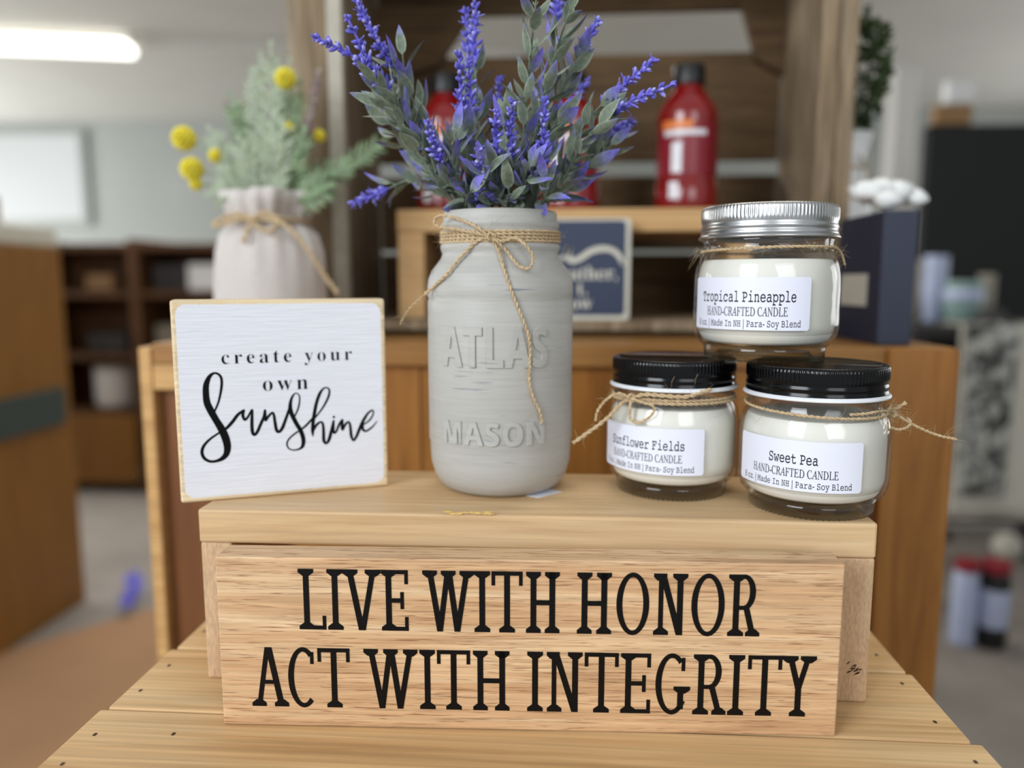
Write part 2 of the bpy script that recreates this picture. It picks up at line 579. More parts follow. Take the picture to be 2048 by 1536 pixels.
def frames(P):
    n = len(P)
    T = np.zeros_like(P)
    T[1:-1] = P[2:] - P[:-2]
    T[0], T[-1] = P[1] - P[0], P[-1] - P[-2]
    T /= np.linalg.norm(T, axis=1)[:, None] + 1e-12
    A = np.zeros_like(P)
    a = np.cross(T[0], [0, 0, 1.0])
    if np.linalg.norm(a) < 1e-3:
        a = np.cross(T[0], [1.0, 0, 0])
    for i in range(n):
        a = a - T[i] * (a @ T[i])
        a = a / (np.linalg.norm(a) + 1e-12)
        A[i] = a
    return T, A, np.cross(T, A)


def spline(pts, n=40):
    P = [np.asarray(q, float) for q in pts]
    P = [2 * P[0] - P[1]] + P + [2 * P[-1] - P[-2]]
    out = []
    m = len(P) - 3
    for i in range(m):
        k = max(2, int(n / m))
        for j in range(k):
            t = j / k
            a, b, c, d = P[i:i + 4]
            out.append(0.5 * ((2 * b) + (-a + c) * t + (2 * a - 5 * b + 4 * c - d) * t * t + (-a + 3 * b - 3 * c + d) * t ** 3))
    out.append(P[-2])
    return np.array(out)


def resample(P, step):
    d = np.r_[0, np.cumsum(np.linalg.norm(np.diff(P, axis=0), axis=1))]
    n = max(3, int(d[-1] / step))
    s = np.linspace(0, d[-1], n)
    return np.stack([np.interp(s, d, P[:, k]) for k in range(3)], 1)


def tag(o, label, cat, group=None, kind=None):
    if label:
        o['label'] = label
    if cat:
        o['category'] = cat
    if group:
        o['group'] = group
    if kind:
        o['kind'] = kind
    return o


def thing(name, loc, label, cat, group=None, rz=0):
    o = bpy.data.objects.new(name, None)
    o.empty_display_size = 0.02
    o.location = tuple(map(float, loc))
    o.rotation_euler = (0, 0, rz)
    COL.objects.link(o)
    bpy.context.view_layer.update()
    return tag(o, label, cat, group)


def sub(o, parent):
    """a sub-part: hang o on a part whose own origin is the thing's place"""
    o.parent = parent
    o.location = (0, 0, 0)
    return o


def struct(o):
    o['kind'] = 'structure'
    return o


def boxo(name, x0, x1, y0, y1, z0, z1, mat, parent=None, bevel=0.0):
    b = MB().box(x0, x1, y0, y1, z0, z1)
    org = None if parent is not None else ((x0 + x1) / 2, (y0 + y1) / 2, z0)
    return b.build(name, mat, parent, bevel=bevel, org=org)


def twine_mb(mb, pts, R, plies=2, fuzz=0, step=None, pitch=7.0, flen=(0.003, 0.009)):
    P = resample(np.asarray(pts, float), step or R * 0.7)
    T, A, B = frames(P)
    s = np.r_[0, np.cumsum(np.linalg.norm(np.diff(P, axis=0), axis=1))]
    for k in range(plies):
        ph = 2 * PI * k / plies + 2 * PI * s / (pitch * R)
        Q = P + R * 0.5 * (np.cos(ph)[:, None] * A + np.sin(ph)[:, None] * B)
        mb.tube(Q, R * 0.58, 6)
    for i in range(int(fuzz * 1.7)):
        j = random.randrange(len(P))
        d = np.array([random.gauss(0, 1) for _ in range(3)])
        d = d / np.linalg.norm(d) + T[j] * random.uniform(-1.2, 1.2)
        d /= np.linalg.norm(d)
        c = np.array([random.gauss(0, 1) for _ in range(3)])
        Ln = random.uniform(*flen)
        q = [P[j] + d * Ln * t + c * Ln * 0.25 * t * t for t in (0, 0.35, 0.7, 1)]
        mb.tube(q, [0.00007, 0.00007, 0.00006, 0.00003], 3)


# ------------------------------------------------------------------ lettering helpers
def mathfont(s, base):
    o = ''
    for ch in s:
        if 'A' <= ch <= 'Z':
            o += chr(base + ord(ch) - 65)
        elif 'a' <= ch <= 'z':
            o += chr(base + 26 + ord(ch) - 97)
        elif '0' <= ch <= '9' and base == 0x1D670:
            o += chr(0x1D7F6 + ord(ch) - 48)
        else:
            o += ch
    return o


MONO, SERIF, SANSB, ROMAN = 0x1D670, 0x1D400, 0x1D5D4, 0x1D434


def text_tris(s, base, offset=0.0, spacing=1.0, width=None, height=None, depth=0.0, bev=0.0, maxlen=None, cap_ref=None):
    """text as vertices (x, y, t) and faces, scaled to width x cap height, centred in x, baseline y = 0"""
    cu = bpy.data.curves.new('lettering', 'FONT')
    cu.body = mathfont(s, base)
    cu.size = 1
    cu.offset = offset
    cu.space_character = spacing
    cu.extrude = depth
    cu.bevel_depth = bev
    cu.resolution_u = 3
    ob = bpy.data.objects.new('lettering', cu)
    COL.objects.link(ob)
    dg = bpy.context.evaluated_depsgraph_get()
    dg.update()
    me = bpy.data.meshes.new_from_object(ob.evaluated_get(dg))
    V = np.array([v.co[:] for v in me.vertices])
    # cap height of the face from a reference capital
    if base == ROMAN:        # stand the slanted face upright
        for v in me.vertices:
            v.co.x -= 0.277 * v.co.y
        V[:, 0] -= 0.277 * V[:, 1]
    x0, x1 = V[:, 0].min(), V[:, 0].max()
    cap = cap_ref or 0.66
    sx = width / (x1 - x0) if width else height / cap
    sy = height / cap if height else sx
    bm = bmesh.new()
    bm.from_mesh(me)
    for v in bm.verts:
        v.co.x = (v.co.x - (x0 + x1) / 2) * sx
        v.co.y = v.co.y * sy
    if maxlen:
        for _ in range(5):
            es = [e for e in bm.edges if abs(e.verts[0].co.x - e.verts[1].co.x) > maxlen]
            if not es:
                break
            bmesh.ops.triangulate(bm, faces=bm.faces[:])
            es = [e for e in bm.edges if abs(e.verts[0].co.x - e.verts[1].co.x) > maxlen]
            bmesh.ops.subdivide_edges(bm, edges=es, cuts=1)
    bm.verts.index_update()
    vs = [tuple(v.co) for v in bm.verts]
    fs = [tuple(v.index for v in f.verts) for f in bm.faces]
    bm.free()
    bpy.data.objects.remove(ob)
    bpy.data.curves.remove(cu)
    bpy.data.meshes.remove(me)
    return vs, fs


# slab-serif capitals cut with a router: polygons in a W x Hh cell, stem s
def serif(x, y, s, d, hw=1.34):
    h = hw * s
    p = [(x - h, y), (x + h, y), (x + h, y + d * .62 * s), (x + .5 * s, y + d * 1.25 * s), (x - .5 * s, y + d * 1.25 * s), (x - h, y + d * .62 * s)]
    return p if d > 0 else p[::-1]


def rect(x0, x1, y0, y1):
    return [(x0, y0), (x1, y0), (x1, y1), (x0, y1)]


def diag(xa, ya, xb, yb, s):
    p = [(xa - s / 2, ya), (xa + s / 2, ya), (xb + s / 2, yb), (xb - s / 2, yb)]
    return p if ya < yb else p[::-1]


def arc(cx, cy, rx, ry, s, a0, a1, n=40):
    o, i_ = [], []
    res = []
    for k in range(n + 1):
        a = math.radians(a0 + (a1 - a0) * k / n)
        o.append((cx + rx * math.cos(a), cy + ry * math.sin(a)))
        i_.append((cx + (rx - s) * math.cos(a), cy + (ry - s * .8) * math.sin(a)))
    for k in range(n):
        res.append([o[k], o[k + 1], i_[k + 1], i_[k]])
    return res


def glyph(ch, W, H, s):
    h = 1.34 * s
    b = .72 * s          # slab thickness
    tk = .62 * s         # tick width
    P = []
    if ch == 'I':
        P = [rect(W / 2 - s / 2, W / 2 + s / 2, 0, H), serif(W / 2, 0, s, 1), serif(W / 2, H, s, -1)]
    elif ch == 'L':
        P = [rect(h - s / 2, h + s / 2, 0, H), serif(h, H, s, -1), serif(h, 0, s, 1), rect(h, W, 0, b), [(W - tk, b), (W, 0), (W, H * .23), (W - tk, H * .23)]]
    elif ch in 'VY':
        if ch == 'V':
            P = [diag(W / 2 - s * .1, 0, h * .95, H, s * 1.05), diag(W / 2 + s * .1, 0, W - h * .95, H, s * .95)]
        else:
            P = [diag(W / 2, H * .45, h, H, s), diag(W / 2, H * .45, W - h, H, s * .9), rect(W / 2 - s / 2, W / 2 + s / 2, 0, H * .47), serif(W / 2, 0, s, 1)]
        P += [serif(h, H, s, -1), serif(W - h, H, s, -1)]
    elif ch == 'W':
        a, c, e = h, W / 2, W - h
        q1, q2 = W * .335, W * .665
        P = [diag(q1, 0, a, H, s), diag(q1, 0, c - .1 * s, H, s * .95), diag(q2, 0, c + .1 * s, H, s), diag(q2, 0, e, H, s * .95)]
        P += [serif(x, H, s, -1, 1.25) for x in (a, c, e)]
    elif ch == 'E':
        P = [rect(h * .95 - s / 2, h * .95 + s / 2, 0, H), serif(h, 0, s, 1), serif(h, H, s, -1), rect(h, W, 0, b), rect(h, W, H - b, H),
             rect(W - tk, W, 0, H * .23), rect(W - tk, W, H * .77, H), rect(h, W * .84, H * .5 - b * .55, H * .5 + b * .55),
             rect(W * .84 - tk, W * .84, H * .36, H * .64)]
    elif ch == 'T':
        P = [rect(W / 2 - s / 2, W / 2 + s / 2, 0, H), serif(W / 2, 0, s, 1), rect(0, W, H - b, H), rect(0, tk, H * .77, H), rect(W - tk, W, H * .77, H)]
    elif ch == 'H':
        P = [rect(h - s / 2, h + s / 2, 0, H), rect(W - h - s / 2, W - h + s / 2, 0, H), rect(h, W - h, H * .5 - b * .6, H * .5 + b * .6)]
        for x in (h, W - h):
            P += [serif(x, 0, s, 1, 1.25), serif(x, H, s, -1, 1.25)]
    elif ch == 'O':
        P = arc(W / 2, H / 2, W / 2, H / 2 * 1.02, s, 0, 360, 56)
    elif ch == 'C':
        P = arc(W * .53, H / 2, W * .53, H / 2 * 1.02, s, 52, 308, 40)
        P += [rect(W * .9 - tk, W * .9, H * .73, H * .93), rect(W * .84, W * .9, H * .86, H * .93)]
    elif ch == 'G':
        P = arc(W * .47, H / 2, W * .47, H / 2 * 1.02, s, 50, 325, 40)
        P += [rect(W * .84 - tk, W * .84, H * .72, H * .94), rect(W * .72 - s / 2, W * .72 + s / 2, H * .08, H * .45), serif(W * .76, H * .46, s, -1, 1.4)]
    elif ch == 'N':
        P = [rect(h - s * .45, h + s * .35, 0, H), rect(W - h - s / 2, W - h + s / 2, 0, H), diag(W - h - s * .05, 0, h + s * .2, H, s * 1.05),
             serif(h, 0, s, 1, 1.25), serif(h - s * .2, H, s, -1, 1.1), serif(W - h, H, s, -1, 1.25)]
    elif ch == 'R':
        hh = h * .95
        P = [rect(hh - s / 2, hh + s / 2, 0, H), serif(hh, 0, s, 1), serif(hh, H, s, -1), rect(hh, W * .5, H - b, H), rect(hh, W * .5, H * .43, H * .43 + b)]
        P += arc(W * .48, H * .715, W * .36, H * .288, s, -90, 90, 24)
        P += [diag(W - h * .85, 0, W * .56, H * .46, s), serif(W - h * .9, 0, s, 1, 1.2)]
    elif ch == 'A':
        P = [diag(h, 0, W * .46, H, s * .85), diag(W - h, 0, W * .5, H, s * 1.05), rect(W * .27, W * .73, H * .38, H * .38 + b), serif(h, 0, s, 1, 1.25), serif(W - h, 0, s, 1, 1.25)]
    return P


def ribbon(pts, n=None):
    """brush stroke: list of (x, y, width) -> quads in the stroke's plane"""
    P = spline([np.array(q, float) for q in pts], (len(pts) - 1) * 7)
    XY = P[:, :2]
    T = np.gradient(XY, axis=0)
    T /= np.linalg.norm(T, axis=1)[:, None] + 1e-9
    N = np.stack([-T[:, 1], T[:, 0]], 1)
    L_, R_ = XY + N * P[:, 2:3] / 2, XY - N * P[:, 2:3] / 2
    out = [[tuple(L_[i]), tuple(L_[i + 1]), tuple(R_[i + 1]), tuple(R_[i])] for i in range(len(P) - 1)]
    for k in (0, len(P) - 1):
        r = P[k, 2] / 2
        out.append([(XY[k, 0] + r * math.cos(a), XY[k, 1] + r * math.sin(a)) for a in np.linspace(0, 2 * PI, 12, endpoint=False)])
    return out


#=====BODY=====
# ================================================================== the room
FLOOR_X0, FLOOR_X1, ROOM_Y0, ROOM_Y1, CEIL = -6.5, 4.6, -1.2, 7.0, 2.45
struct(boxo('floor', FLOOR_X0, FLOOR_X1, ROOM_Y0, ROOM_Y1, -0.06, 0.0, M['floor_grey']))
struct(boxo('ceiling', FLOOR_X0, FLOOR_X1, 0.9, ROOM_Y1, CEIL, CEIL + 0.06, M['ceiling']))
struct(boxo('wall_back', FLOOR_X0, FLOOR_X1, ROOM_Y1, ROOM_Y1 + 0.1, 0, CEIL, M['wall']))
struct(boxo('wall_left', FLOOR_X0 - 0.1, FLOOR_X0, ROOM_Y0, ROOM_Y1, 0, CEIL, M['wall']))
struct(boxo('wall_right', FLOOR_X1, FLOOR_X1 + 0.1, ROOM_Y0, ROOM_Y1, 0, CEIL, M['wall']))

# ================================================================== front: slatted display crate
ct = thing('slatted_crate', (-0.02, 0.39, 0), 'pale pine slatted display crate carrying the wooden riser and the honor sign', 'crate')
planks = [(-0.2505, 0.2085, 0.4565, 0.5265), (-0.2530, 0.2108, 0.3850, 0.4545), (-0.2562, 0.2150, 0.3135, 0.3832), (-0.2560, 0.2150, 0.2420, 0.3118)]
pl_o = []
for x0, x1, y0, y1 in planks:
    pl_o.append(boxo('plank', x0, x1, y0, y1, ZC - 0.012, ZC, M['plank'], ct, bevel=0.0012))
nails = [(338, 1331, 1), (281, 1381, 1), (190, 1469, 2), (125, 1528, 2), (408, 1263, 0), (1804, 1367, 1), (1870, 1444, 1), (1753, 1310, 0), (1951, 1524, 2), (347, 1468, 2)]
for x, y, k in nails:
    q = on_plane(x, y, np.array([0, 0, ZC]), np.array([0, 0, 1.0]))
    b = MB().prism([(q[0] + 0.0010 * math.cos(a) * (1.3 if i % 2 else 0.9), q[1] + 0.0014 * math.sin(a)) for i, a in enumerate(np.linspace(0, 2 * PI, 9)[:-1])], lambda u, v, t: (u, v, t), ZC - 0.001, ZC + 0.00012)
    o = b.build('nail_hole', M['hole'], None, org=ct.location)
    sub(o, pl_o[k])
for x in (-0.244, 0.190):
    for y in (0.25, 0.495):
        boxo('corner_post', x, x + 0.018, y, y + 0.018, 0, ZC - 0.012, M['plank'], ct)
for z in np.arange(0.06, 0.70, 0.095):
    boxo('side_slat', -0.2500, -0.2445, 0.245, 0.520, z, z + 0.075, M['plank'], ct)
    boxo('side_slat', 0.2085, 0.2140 - 0.001, 0.245, 0.520, z, z + 0.075, M['plank'], ct)
    boxo('back_slat', -0.244, 0.2085, 0.5135, 0.519, z, z + 0.075, M['plank'], ct)

# ================================================================== wooden riser
ri = thing('wooden_riser', (-0.02, 0.42, ZC), 'pale pine bench riser standing on the slatted crate under the jars', 'riser')
RZ = ZC + 0.1046
boxo('top_board', -0.2125, 0.1710, 0.4190, 0.5185, RZ - 0.0200, RZ, M['pine'], ri, bevel=0.0015)
lg = boxo('leg', -0.2122, -0.1935, 0.4200, 0.5150, ZC, RZ - 0.0202, M['endgrain'], ri, bevel=0.0012)
lg = boxo('leg', 0.1505, 0.1708, 0.4195, 0.5150, ZC, RZ - 0.0202, M['endgrain'], ri, bevel=0.0012)
kb = MB()
for i in range(14):
    q = at(1712 + random.gauss(0, 9), 1338 + random.gauss(0, 7), 0.4193)
    a = random.uniform(0.4, 0.9)
    l_, w_ = random.uniform(0.0008, 0.0024), 0.0004
    ca, sa = math.cos(a), math.sin(a)
    kb.prism([(q[0] + ca * l_, q[2] + sa * l_), (q[0] - sa * w_, q[2] + ca * w_), (q[0] - ca * l_, q[2] - sa * l_), (q[0] + sa * w_, q[2] - ca * w_)],
             lambda u, v, t: (u, t, v), 0.4200, 0.41935)
sub(kb.build('bark_knot', M['knot'], None, org=ri.location), lg)
pb = MB()
for i in range(12):
    x = 0.5 + random.gauss(0, 0.2)
    q = at(880 + 125 * x, 1027 + random.gauss(0, 1.4), 0.419)
    pb.prism([(q[0] - 0.003, q[2]), (q[0], q[2] - 0.0007), (q[0] + 0.0032, q[2]), (q[0], q[2] + 0.0006)], lambda u, v, t: (u, t, v), 0.42, 0.41892 - i * 0.00001)
pb.build('putty_patch', M['putty'], ri)

# ================================================================== honor sign
SA = np.array([-0.1811, 0.3727, ZC + 0.0004])
SE = np.array([0.3230, 0.0113, 0])
SLEN = float(np.linalg.norm(SE))
SE /= SLEN
SN = np.array([SE[1], -SE[0], 0])       # outward
sg = thing('engraved_sign', SA, 'wide oak sign with black engraved capitals reading live with honor act with integrity', 'sign', rz=math.atan2(SE[1], SE[0]))
SH, ST = 0.0934, 0.0190
b = MB().box(0, SLEN, 0, ST, 0, SH)
b.build('board', M['oak'], sg, org=(0, 0, 0), bevel=0.0009)


def sgn_uv(x, y):
    q = on_plane(x, y, SA, SN) - SA
    return float(q @ SE), float(q[2])


def c4(x, y):
    return 430 + x * .3076, 1080 + y * .3076


def c5(x, y):
    return 1050 + x * .3125, 1080 + y * .3125


line1 = [('L', 4, 545, 720), ('I', 4, 735, 828), ('V', 4, 830, 1080), ('E', 4, 1082, 1257), ('W', 4, 1347, 1690), ('I', 4, 1690, 1785), ('T', 4, 1798, 2000),
         ('H', 5, 3, 225), ('H', 5, 330, 557), ('O', 5, 585, 795), ('N', 5, 820, 1043), ('O', 5, 1065, 1278), ('R', 5, 1303, 1508)]
line2 = [('A', 4, 235, 480), ('C', 4, 478, 665), ('T', 4, 672, 880), ('W', 4, 967, 1323), ('I', 4, 1332, 1432), ('T', 4, 1445, 1660), ('H', 4, 1675, 1918),
         ('I', 5, 15, 113), ('N', 5, 137, 370), ('T', 5, 380, 597), ('E', 5, 612, 803), ('G', 5, 835, 1058), ('R', 5, 1078, 1290), ('I', 5, 1303, 1400), ('T', 5, 1423, 1640), ('Y', 5, 1640, 1860)]
for nm, line, (ta, ba), (tb, bb) in (('lettering', line1, (c4(600, 192), c4(600, 583)), (c5(1400, 216), c5(1400, 612))),
                                     ('lettering', line2, (c4(340, 700), c4(300, 1078)), (c5(1700, 738), c5(1700, 1126)))):
    v_t = (sgn_uv(*ta)[1] + sgn_uv(*tb)[1]) / 2
    v_b = (sgn_uv(*ba)[1] + sgn_uv(*bb)[1]) / 2
    ymid = (ta[1] + bb[1]) / 2
    b = MB()
    for k, (ch, cc, x0, x1) in enumerate(line):
        f = c4 if cc == 4 else c5
        u0, u1 = sgn_uv(f(x0, 0)[0], ymid)[0], sgn_uv(f(x1, 0)[0], ymid)[0]
        for j, poly in enumerate(glyph(ch, u1 - u0, v_t - v_b, 0.00305)):
            tt = -0.00022 - 0.000012 * (j % 5)
            b.prism(poly, lambda u, v, t, u0=u0, v_b=v_b: (u0 + u, t, v_b + v), 0.0004, tt)
    b.build(nm, M['black_paint'], sg, org=(0, 0, 0))

# ================================================================== square sign
QA = np.array([-0.2271, 0.4285, RZ + 0.0002])
QB = np.array([-0.1136, 0.4774, RZ + 0.0002])
QE = QB - QA
QL = float(np.linalg.norm(QE))
QE /= QL
QN = np.array([QE[1], -QE[0], 0])
sq = thing('square_sign', QA, 'square white painted sign reading create your own sunshine, on the riser', 'sign', rz=math.atan2(QE[1], QE[0]))
QH, QT = 0.1202, 0.019
b = MB().box(0, QL, 0, QT, 0, QH)
b.build('board', M['board_edge'], sg and sq, org=(0, 0, 0), bevel=0.0016, bseg=3)
# painted face with worn rounded corners
random.seed(3)
poly = []
mg, cr_ = 0.0026, 0.006
for cx, cz, a0 in ((QL - mg - cr_, mg + cr_, -90), (QL - mg - cr_, QH - mg - cr_, 0), (mg + cr_, QH - mg - cr_, 90), (mg + cr_, mg + cr_, 180)):
    for k in range(9):
        a = math.radians(a0 + k * 90 / 8)
        poly.append((cx + cr_ * math.cos(a), cz + cr_ * math.sin(a)))
p2 = []
for i in range(len(poly)):
    a, c = np.array(poly[i]), np.array(poly[(i + 1) % len(poly)])
    n = max(1, int(np.linalg.norm(c - a) / 0.0012))
    for k in range(n):
        q = a + (c - a) * k / n
        p2.append((q[0] + random.gauss(0, 0.00013), q[1] + random.gauss(0, 0.00013)))
b = MB().prism(p2, lambda u, v, t: (u, t, v), 0.0008, -0.00012)
b.build('painted_face', M['white_paint'], sq, org=(0, 0, 0))


def sq_uv(x, y):
    q = on_plane(x, y, QA, QN) - QA
    return float(q @ QE), float(q[2])


PXM = 1 / (sq_uv(560, 800)[0] - sq_uv(559, 800)[0])      # pixels per metre there, for stroke widths
strokes = [
    [(205, 490, 14), (250, 375, 16), (278, 230, 20), (276, 140, 20), (245, 96, 18), (198, 86, 18), (150, 125, 30), (117, 210, 44), (115, 310, 48), (128, 400, 52), (168, 485, 54), (222, 580, 52), (280, 675, 58), (318, 760, 60), (340, 850, 56), (330, 930, 46), (285, 982, 34), (215, 1010, 22), (150, 1010, 22), (95, 975, 24), (73, 915, 24), (92, 850, 22), (155, 780, 18), (252, 712, 16), (325, 668, 22), (390, 600, 26), (450, 522, 24), (512, 475, 18)],
    [(515, 476, 16), (502, 525, 24), (522, 574, 20), (555, 545, 18), (592, 478, 16), (602, 480, 16), (598, 560, 24), (598, 650, 26), (606, 712, 26), (626, 732, 22), (655, 700, 24), (690, 620, 24), (722, 545, 22), (734, 478, 18)],
    [(735, 476, 18), (736, 540, 24), (742, 582, 18), (770, 540, 20), (810, 502, 18), (828, 525, 20), (840, 600, 24), (856, 682, 26), (882, 702, 22), (915, 665, 26), (945, 590, 24), (975, 505, 22), (1000, 430, 22), (1010, 380, 16)],
    [(1045, 540, 12), (1085, 450, 14), (1099, 350, 12), (1085, 308, 10), (1055, 296, 9), (1022, 332, 18), (1002, 400, 26), (1002, 470, 34), (1022, 530, 34), (1062, 610, 34), (1110, 690, 34), (1138, 780, 34), (1130, 850, 28), (1092, 882, 16), (1030, 893, 11), (983, 873, 12), (966, 830, 14), (983, 782, 14), (1042, 725, 14), (1110, 680, 14), (1162, 638, 18), (1222, 575, 18), (1252, 542, 16)],
    [(1256, 560, 12), (1340, 450, 15), (1398, 340, 18), (1411, 270, 16), (1390, 239, 12), (1350, 246, 14), (1310, 300, 24), (1275, 400, 26), (1255, 500, 28), (1240, 600, 28), (1235, 690, 26), (1238, 744, 10)],
    [(1242, 690, 16), (1275, 630, 22), (1320, 598, 16), (1343, 622, 20), (1350, 700, 24), (1353, 790, 26), (1375, 823, 18), (1405, 788, 26), (1430, 700, 26), (1453, 600, 20), (1455, 585, 16)],
    [(1455, 588, 18), (1450, 660, 26), (1458, 710, 18), (1482, 698, 18), (1515, 622, 20), (1546, 574, 16)],
    [(1548, 578, 18), (1545, 650, 26), (1552, 680, 16), (1580, 622, 20), (1614, 598, 16), (1630, 642, 22), (1641, 742, 24), (1666, 791, 18), (1700, 738, 24), (1740, 640, 26), (1780, 560, 24), (1820, 502, 18), (1858, 476, 14), (1874, 490, 12), (1860, 540, 14), (1822, 588, 14), (1776, 622, 10)],
    [(1786, 545, 16), (1760, 612, 24), (1762, 672, 24), (1792, 694, 18), (1840, 668, 16), (1880, 630, 12), (1912, 588, 6)],
]
b = MB()
for si, st in enumerate(strokes):
    pts = []
    for x, y, wd in st:
        u, v = sq_uv(390 + x * .1904, 730 + y * .1904)
        pts.append((u, v, wd * .1904 * 1.36 / PXM))
    for j, poly in enumerate(ribbon(pts)):
        b.prism(poly, lambda u, v, t: (u, t, v), -0.0001, -0.00024 - 0.000004 * ((j + si) % 7))
u, v = sq_uv(390 + 1458 * .1904, 730 + 546 * .1904)
r = 14 * .1904 / PXM
b.prism([(u + r * math.cos(a), v + r * math.sin(a)) for a in np.linspace(0, 2 * PI, 17)[:-1]], lambda u, v, t: (u, t, v), -0.0001, -0.0003)
b.build('script_lettering', M['vinyl'], sq, org=(0, 0, 0))
b = MB()
for s_, xa, xb, yb in (('create your', 443, 704, 724), ('own', 526, 616, 780)):
    u0, v0 = sq_uv(xa, yb)
    u1, v1 = sq_uv(xb, yb)
    vs, fs = text_tris(s_, SERIF, offset=-0.011, spacing=1.34, width=u1 - u0, height=None)
    sc = 1.0
    b.add([(x + (u0 + u1) / 2, -0.00028, y * 1.0 + sq_uv((xa + xb) / 2, yb)[1]) for x, y, z in vs], fs)
b.build('serif_lettering', M['vinyl'], sq, org=(0, 0, 0))

# ================================================================== grey mason jar
GJ = np.array([-0.0418, 0.4890, RZ + 0.0001])
jprof = [(0.0, 0.003), (0.028, 0.003), (0.031, 0.0), (0.0345, 0.0006), (0.0385, 0.0032), (0.0425, 0.009), (0.0447, 0.017), (0.0452, 0.0265), (0.0453, 0.0305),
         (0.0459, 0.0320), (0.0459, 0.075), (0.0459, 0.1185), (0.0452, 0.1203), (0.0459, 0.1222), (0.0460, 0.127), (0.0452, 0.1325), (0.0430, 0.1375), (0.0395, 0.1420), (0.0372, 0.1450),
         (0.0362, 0.1480), (0.0368, 0.1495), (0.0374, 0.1510), (0.0374, 0.1530), (0.0362, 0.1545), (0.0358, 0.1560), (0.0358, 0.1620), (0.0362, 0.1632), (0.0369, 0.1645), (0.0368, 0.1660), (0.0358, 0.1672),
         (0.0355, 0.1685), (0.0355, 0.1722), (0.0350, 0.1733), (0.0335, 0.1736), (0.0322, 0.1728), (0.0318, 0.165), (0.0318, 0.148), (0.040, 0.130), (0.041, 0.03), (0.034, 0.010), (0.0, 0.008)]


def jar_r(z):
    zs = [q[1] for q in jprof[3:33]]
    rs = [q[0] for q in jprof[3:33]]
    return float(np.interp(z, zs, rs))


jar = thing('mason_jar', GJ, 'tall grey painted mason jar with raised letters, holding the lavender', 'jar')


def wob(r, z, a, k):
    return r * (1 + 0.0022 * math.sin(3 * a + z * 60) + 0.0016 * math.sin(7 * a - z * 110))


jb = MB().lathe([(max(r, 0.0002), z) for r, z in jprof], 128, (GJ[0], GJ[1], GJ[2]), wob)
# small moulded dots round the heel
for k in range(9):
    q = on_cyl(912 + k * 16.5 + (20 if k > 5 else 0), 980 + (2 - abs(k - 4)) * 1.6, GJ, 0.0395)
    d = q - GJ
    d[2] = 0
    d /= np.linalg.norm(d)
    c = GJ + d * (jar_r(0.0045) - 0.0003) + np.array([0, 0, 0.0052])
    bm_ = [(c[0] + 0.0006 * math.cos(a) * math.sin(t), c[1] + 0.0006 * math.sin(a) * math.sin(t), c[2] + 0.0006 * math.cos(t)) for t in np.linspace(0.01, PI, 5) for a in np.linspace(0, 2 * PI, 9)[:-1]]
    jb.add(bm_, [(i * 8 + j, i * 8 + (j + 1) % 8, (i + 1) * 8 + (j + 1) % 8, (i + 1) * 8 + j) for i in range(4) for j in range(8)])
jb.build('jar_body', M['jar_paint'], jar, smooth=True)


def wrap(vs, fs, c, rfun, amid, zb, mb, lift=0.0, dirn=1):
    out = []
    for x, y, z in vs:
        zz = zb + y
        r = rfun(zz) + lift + z
        a = amid + x / rfun(zz)
        out.append((c[0] + r * math.cos(a), c[1] + r * math.sin(a), c[2] + zz))
    mb.add(out, fs)


def jang(x, y, c, r):
    q = on_cyl(x, y, c, r)
    return math.atan2(q[1] - c[1], q[0] - c[0]), q[2] - c[2]


for s_, xa, xb, yt, yb, xs in (('ATLAS', 887, 1093, 650, 735, None), ('MASON', 890, 1087, 843, 892, None)):
    a0, _ = jang(xa, (yt + yb) / 2, GJ, 0.046)
    a1, _ = jang(xb, (yt + yb) / 2, GJ, 0.046)
    zt_, zb_ = jang(985, yt, GJ, 0.046)[1], jang(985, yb, GJ, 0.046)[1]
    vs, fs = text_tris(s_, SANSB, offset=0.006, spacing=1.08, width=(a1 - a0) * 0.0459, height=(zt_ - zb_) * 0.93, depth=0.012, bev=0.008, maxlen=0.0015, cap_ref=0.72)
    b = MB()
    zs = np.array([v[2] for v in vs])
    k = 0.00115 / (zs.max() - zs.min())
    vs = [(x, y, (z - zs.min()) * k - 0.0001) for x, y, z in vs]
    wrap(vs, fs, GJ, lambda z: 0.0459, (a0 + a1) / 2, zb_, b)
    b.build('raised_lettering', M['jar_paint'], jar)

# twine with bow
tw = MB()
random.seed(11)
for k, (zz, ph) in enumerate(((0.1553, 0.2), (0.1572, 1.0), (0.1592, 2.2), (0.1610, 3.4))):
    r = jar_r(zz) + 0.0009
    pts = [(GJ[0] + r * math.cos(a + ph), GJ[1] + r * math.sin(a + ph), GJ[2] + zz + 0.0010 * math.sin(a * 1 + ph)) for a in np.linspace(0, 2 * PI, 90)]
    twine_mb(tw, pts, 0.00105, 2, 22)


def jpt(x, y, off, rmax=None):
    """a place over the jar's front surface seen at pixel x, y, lifted off by off"""
    z = 0.15
    r = 0.04
    for _ in range(6):
        q = on_cyl(x, y, GJ, r)
        z = q[2] - GJ[2]
        r = jar_r(z) + off
    return on_cyl(x, y, GJ, r)


def jfar(x, y, Y):
    return at(x, y, Y)


K = [jpt(980, 474, 0.0022)]
knot_c = K[0]
# knot
kp = [knot_c + np.array([0.0022 * math.cos(a) * (1 - 0.1 * i), -0.001 + 0.0009 * math.sin(2 * a), 0.0020 * math.sin(a)]) for i, a in enumerate(np.linspace(0, 3.2 * PI, 26))]
twine_mb(tw, kp, 0.0009, 2, 10)
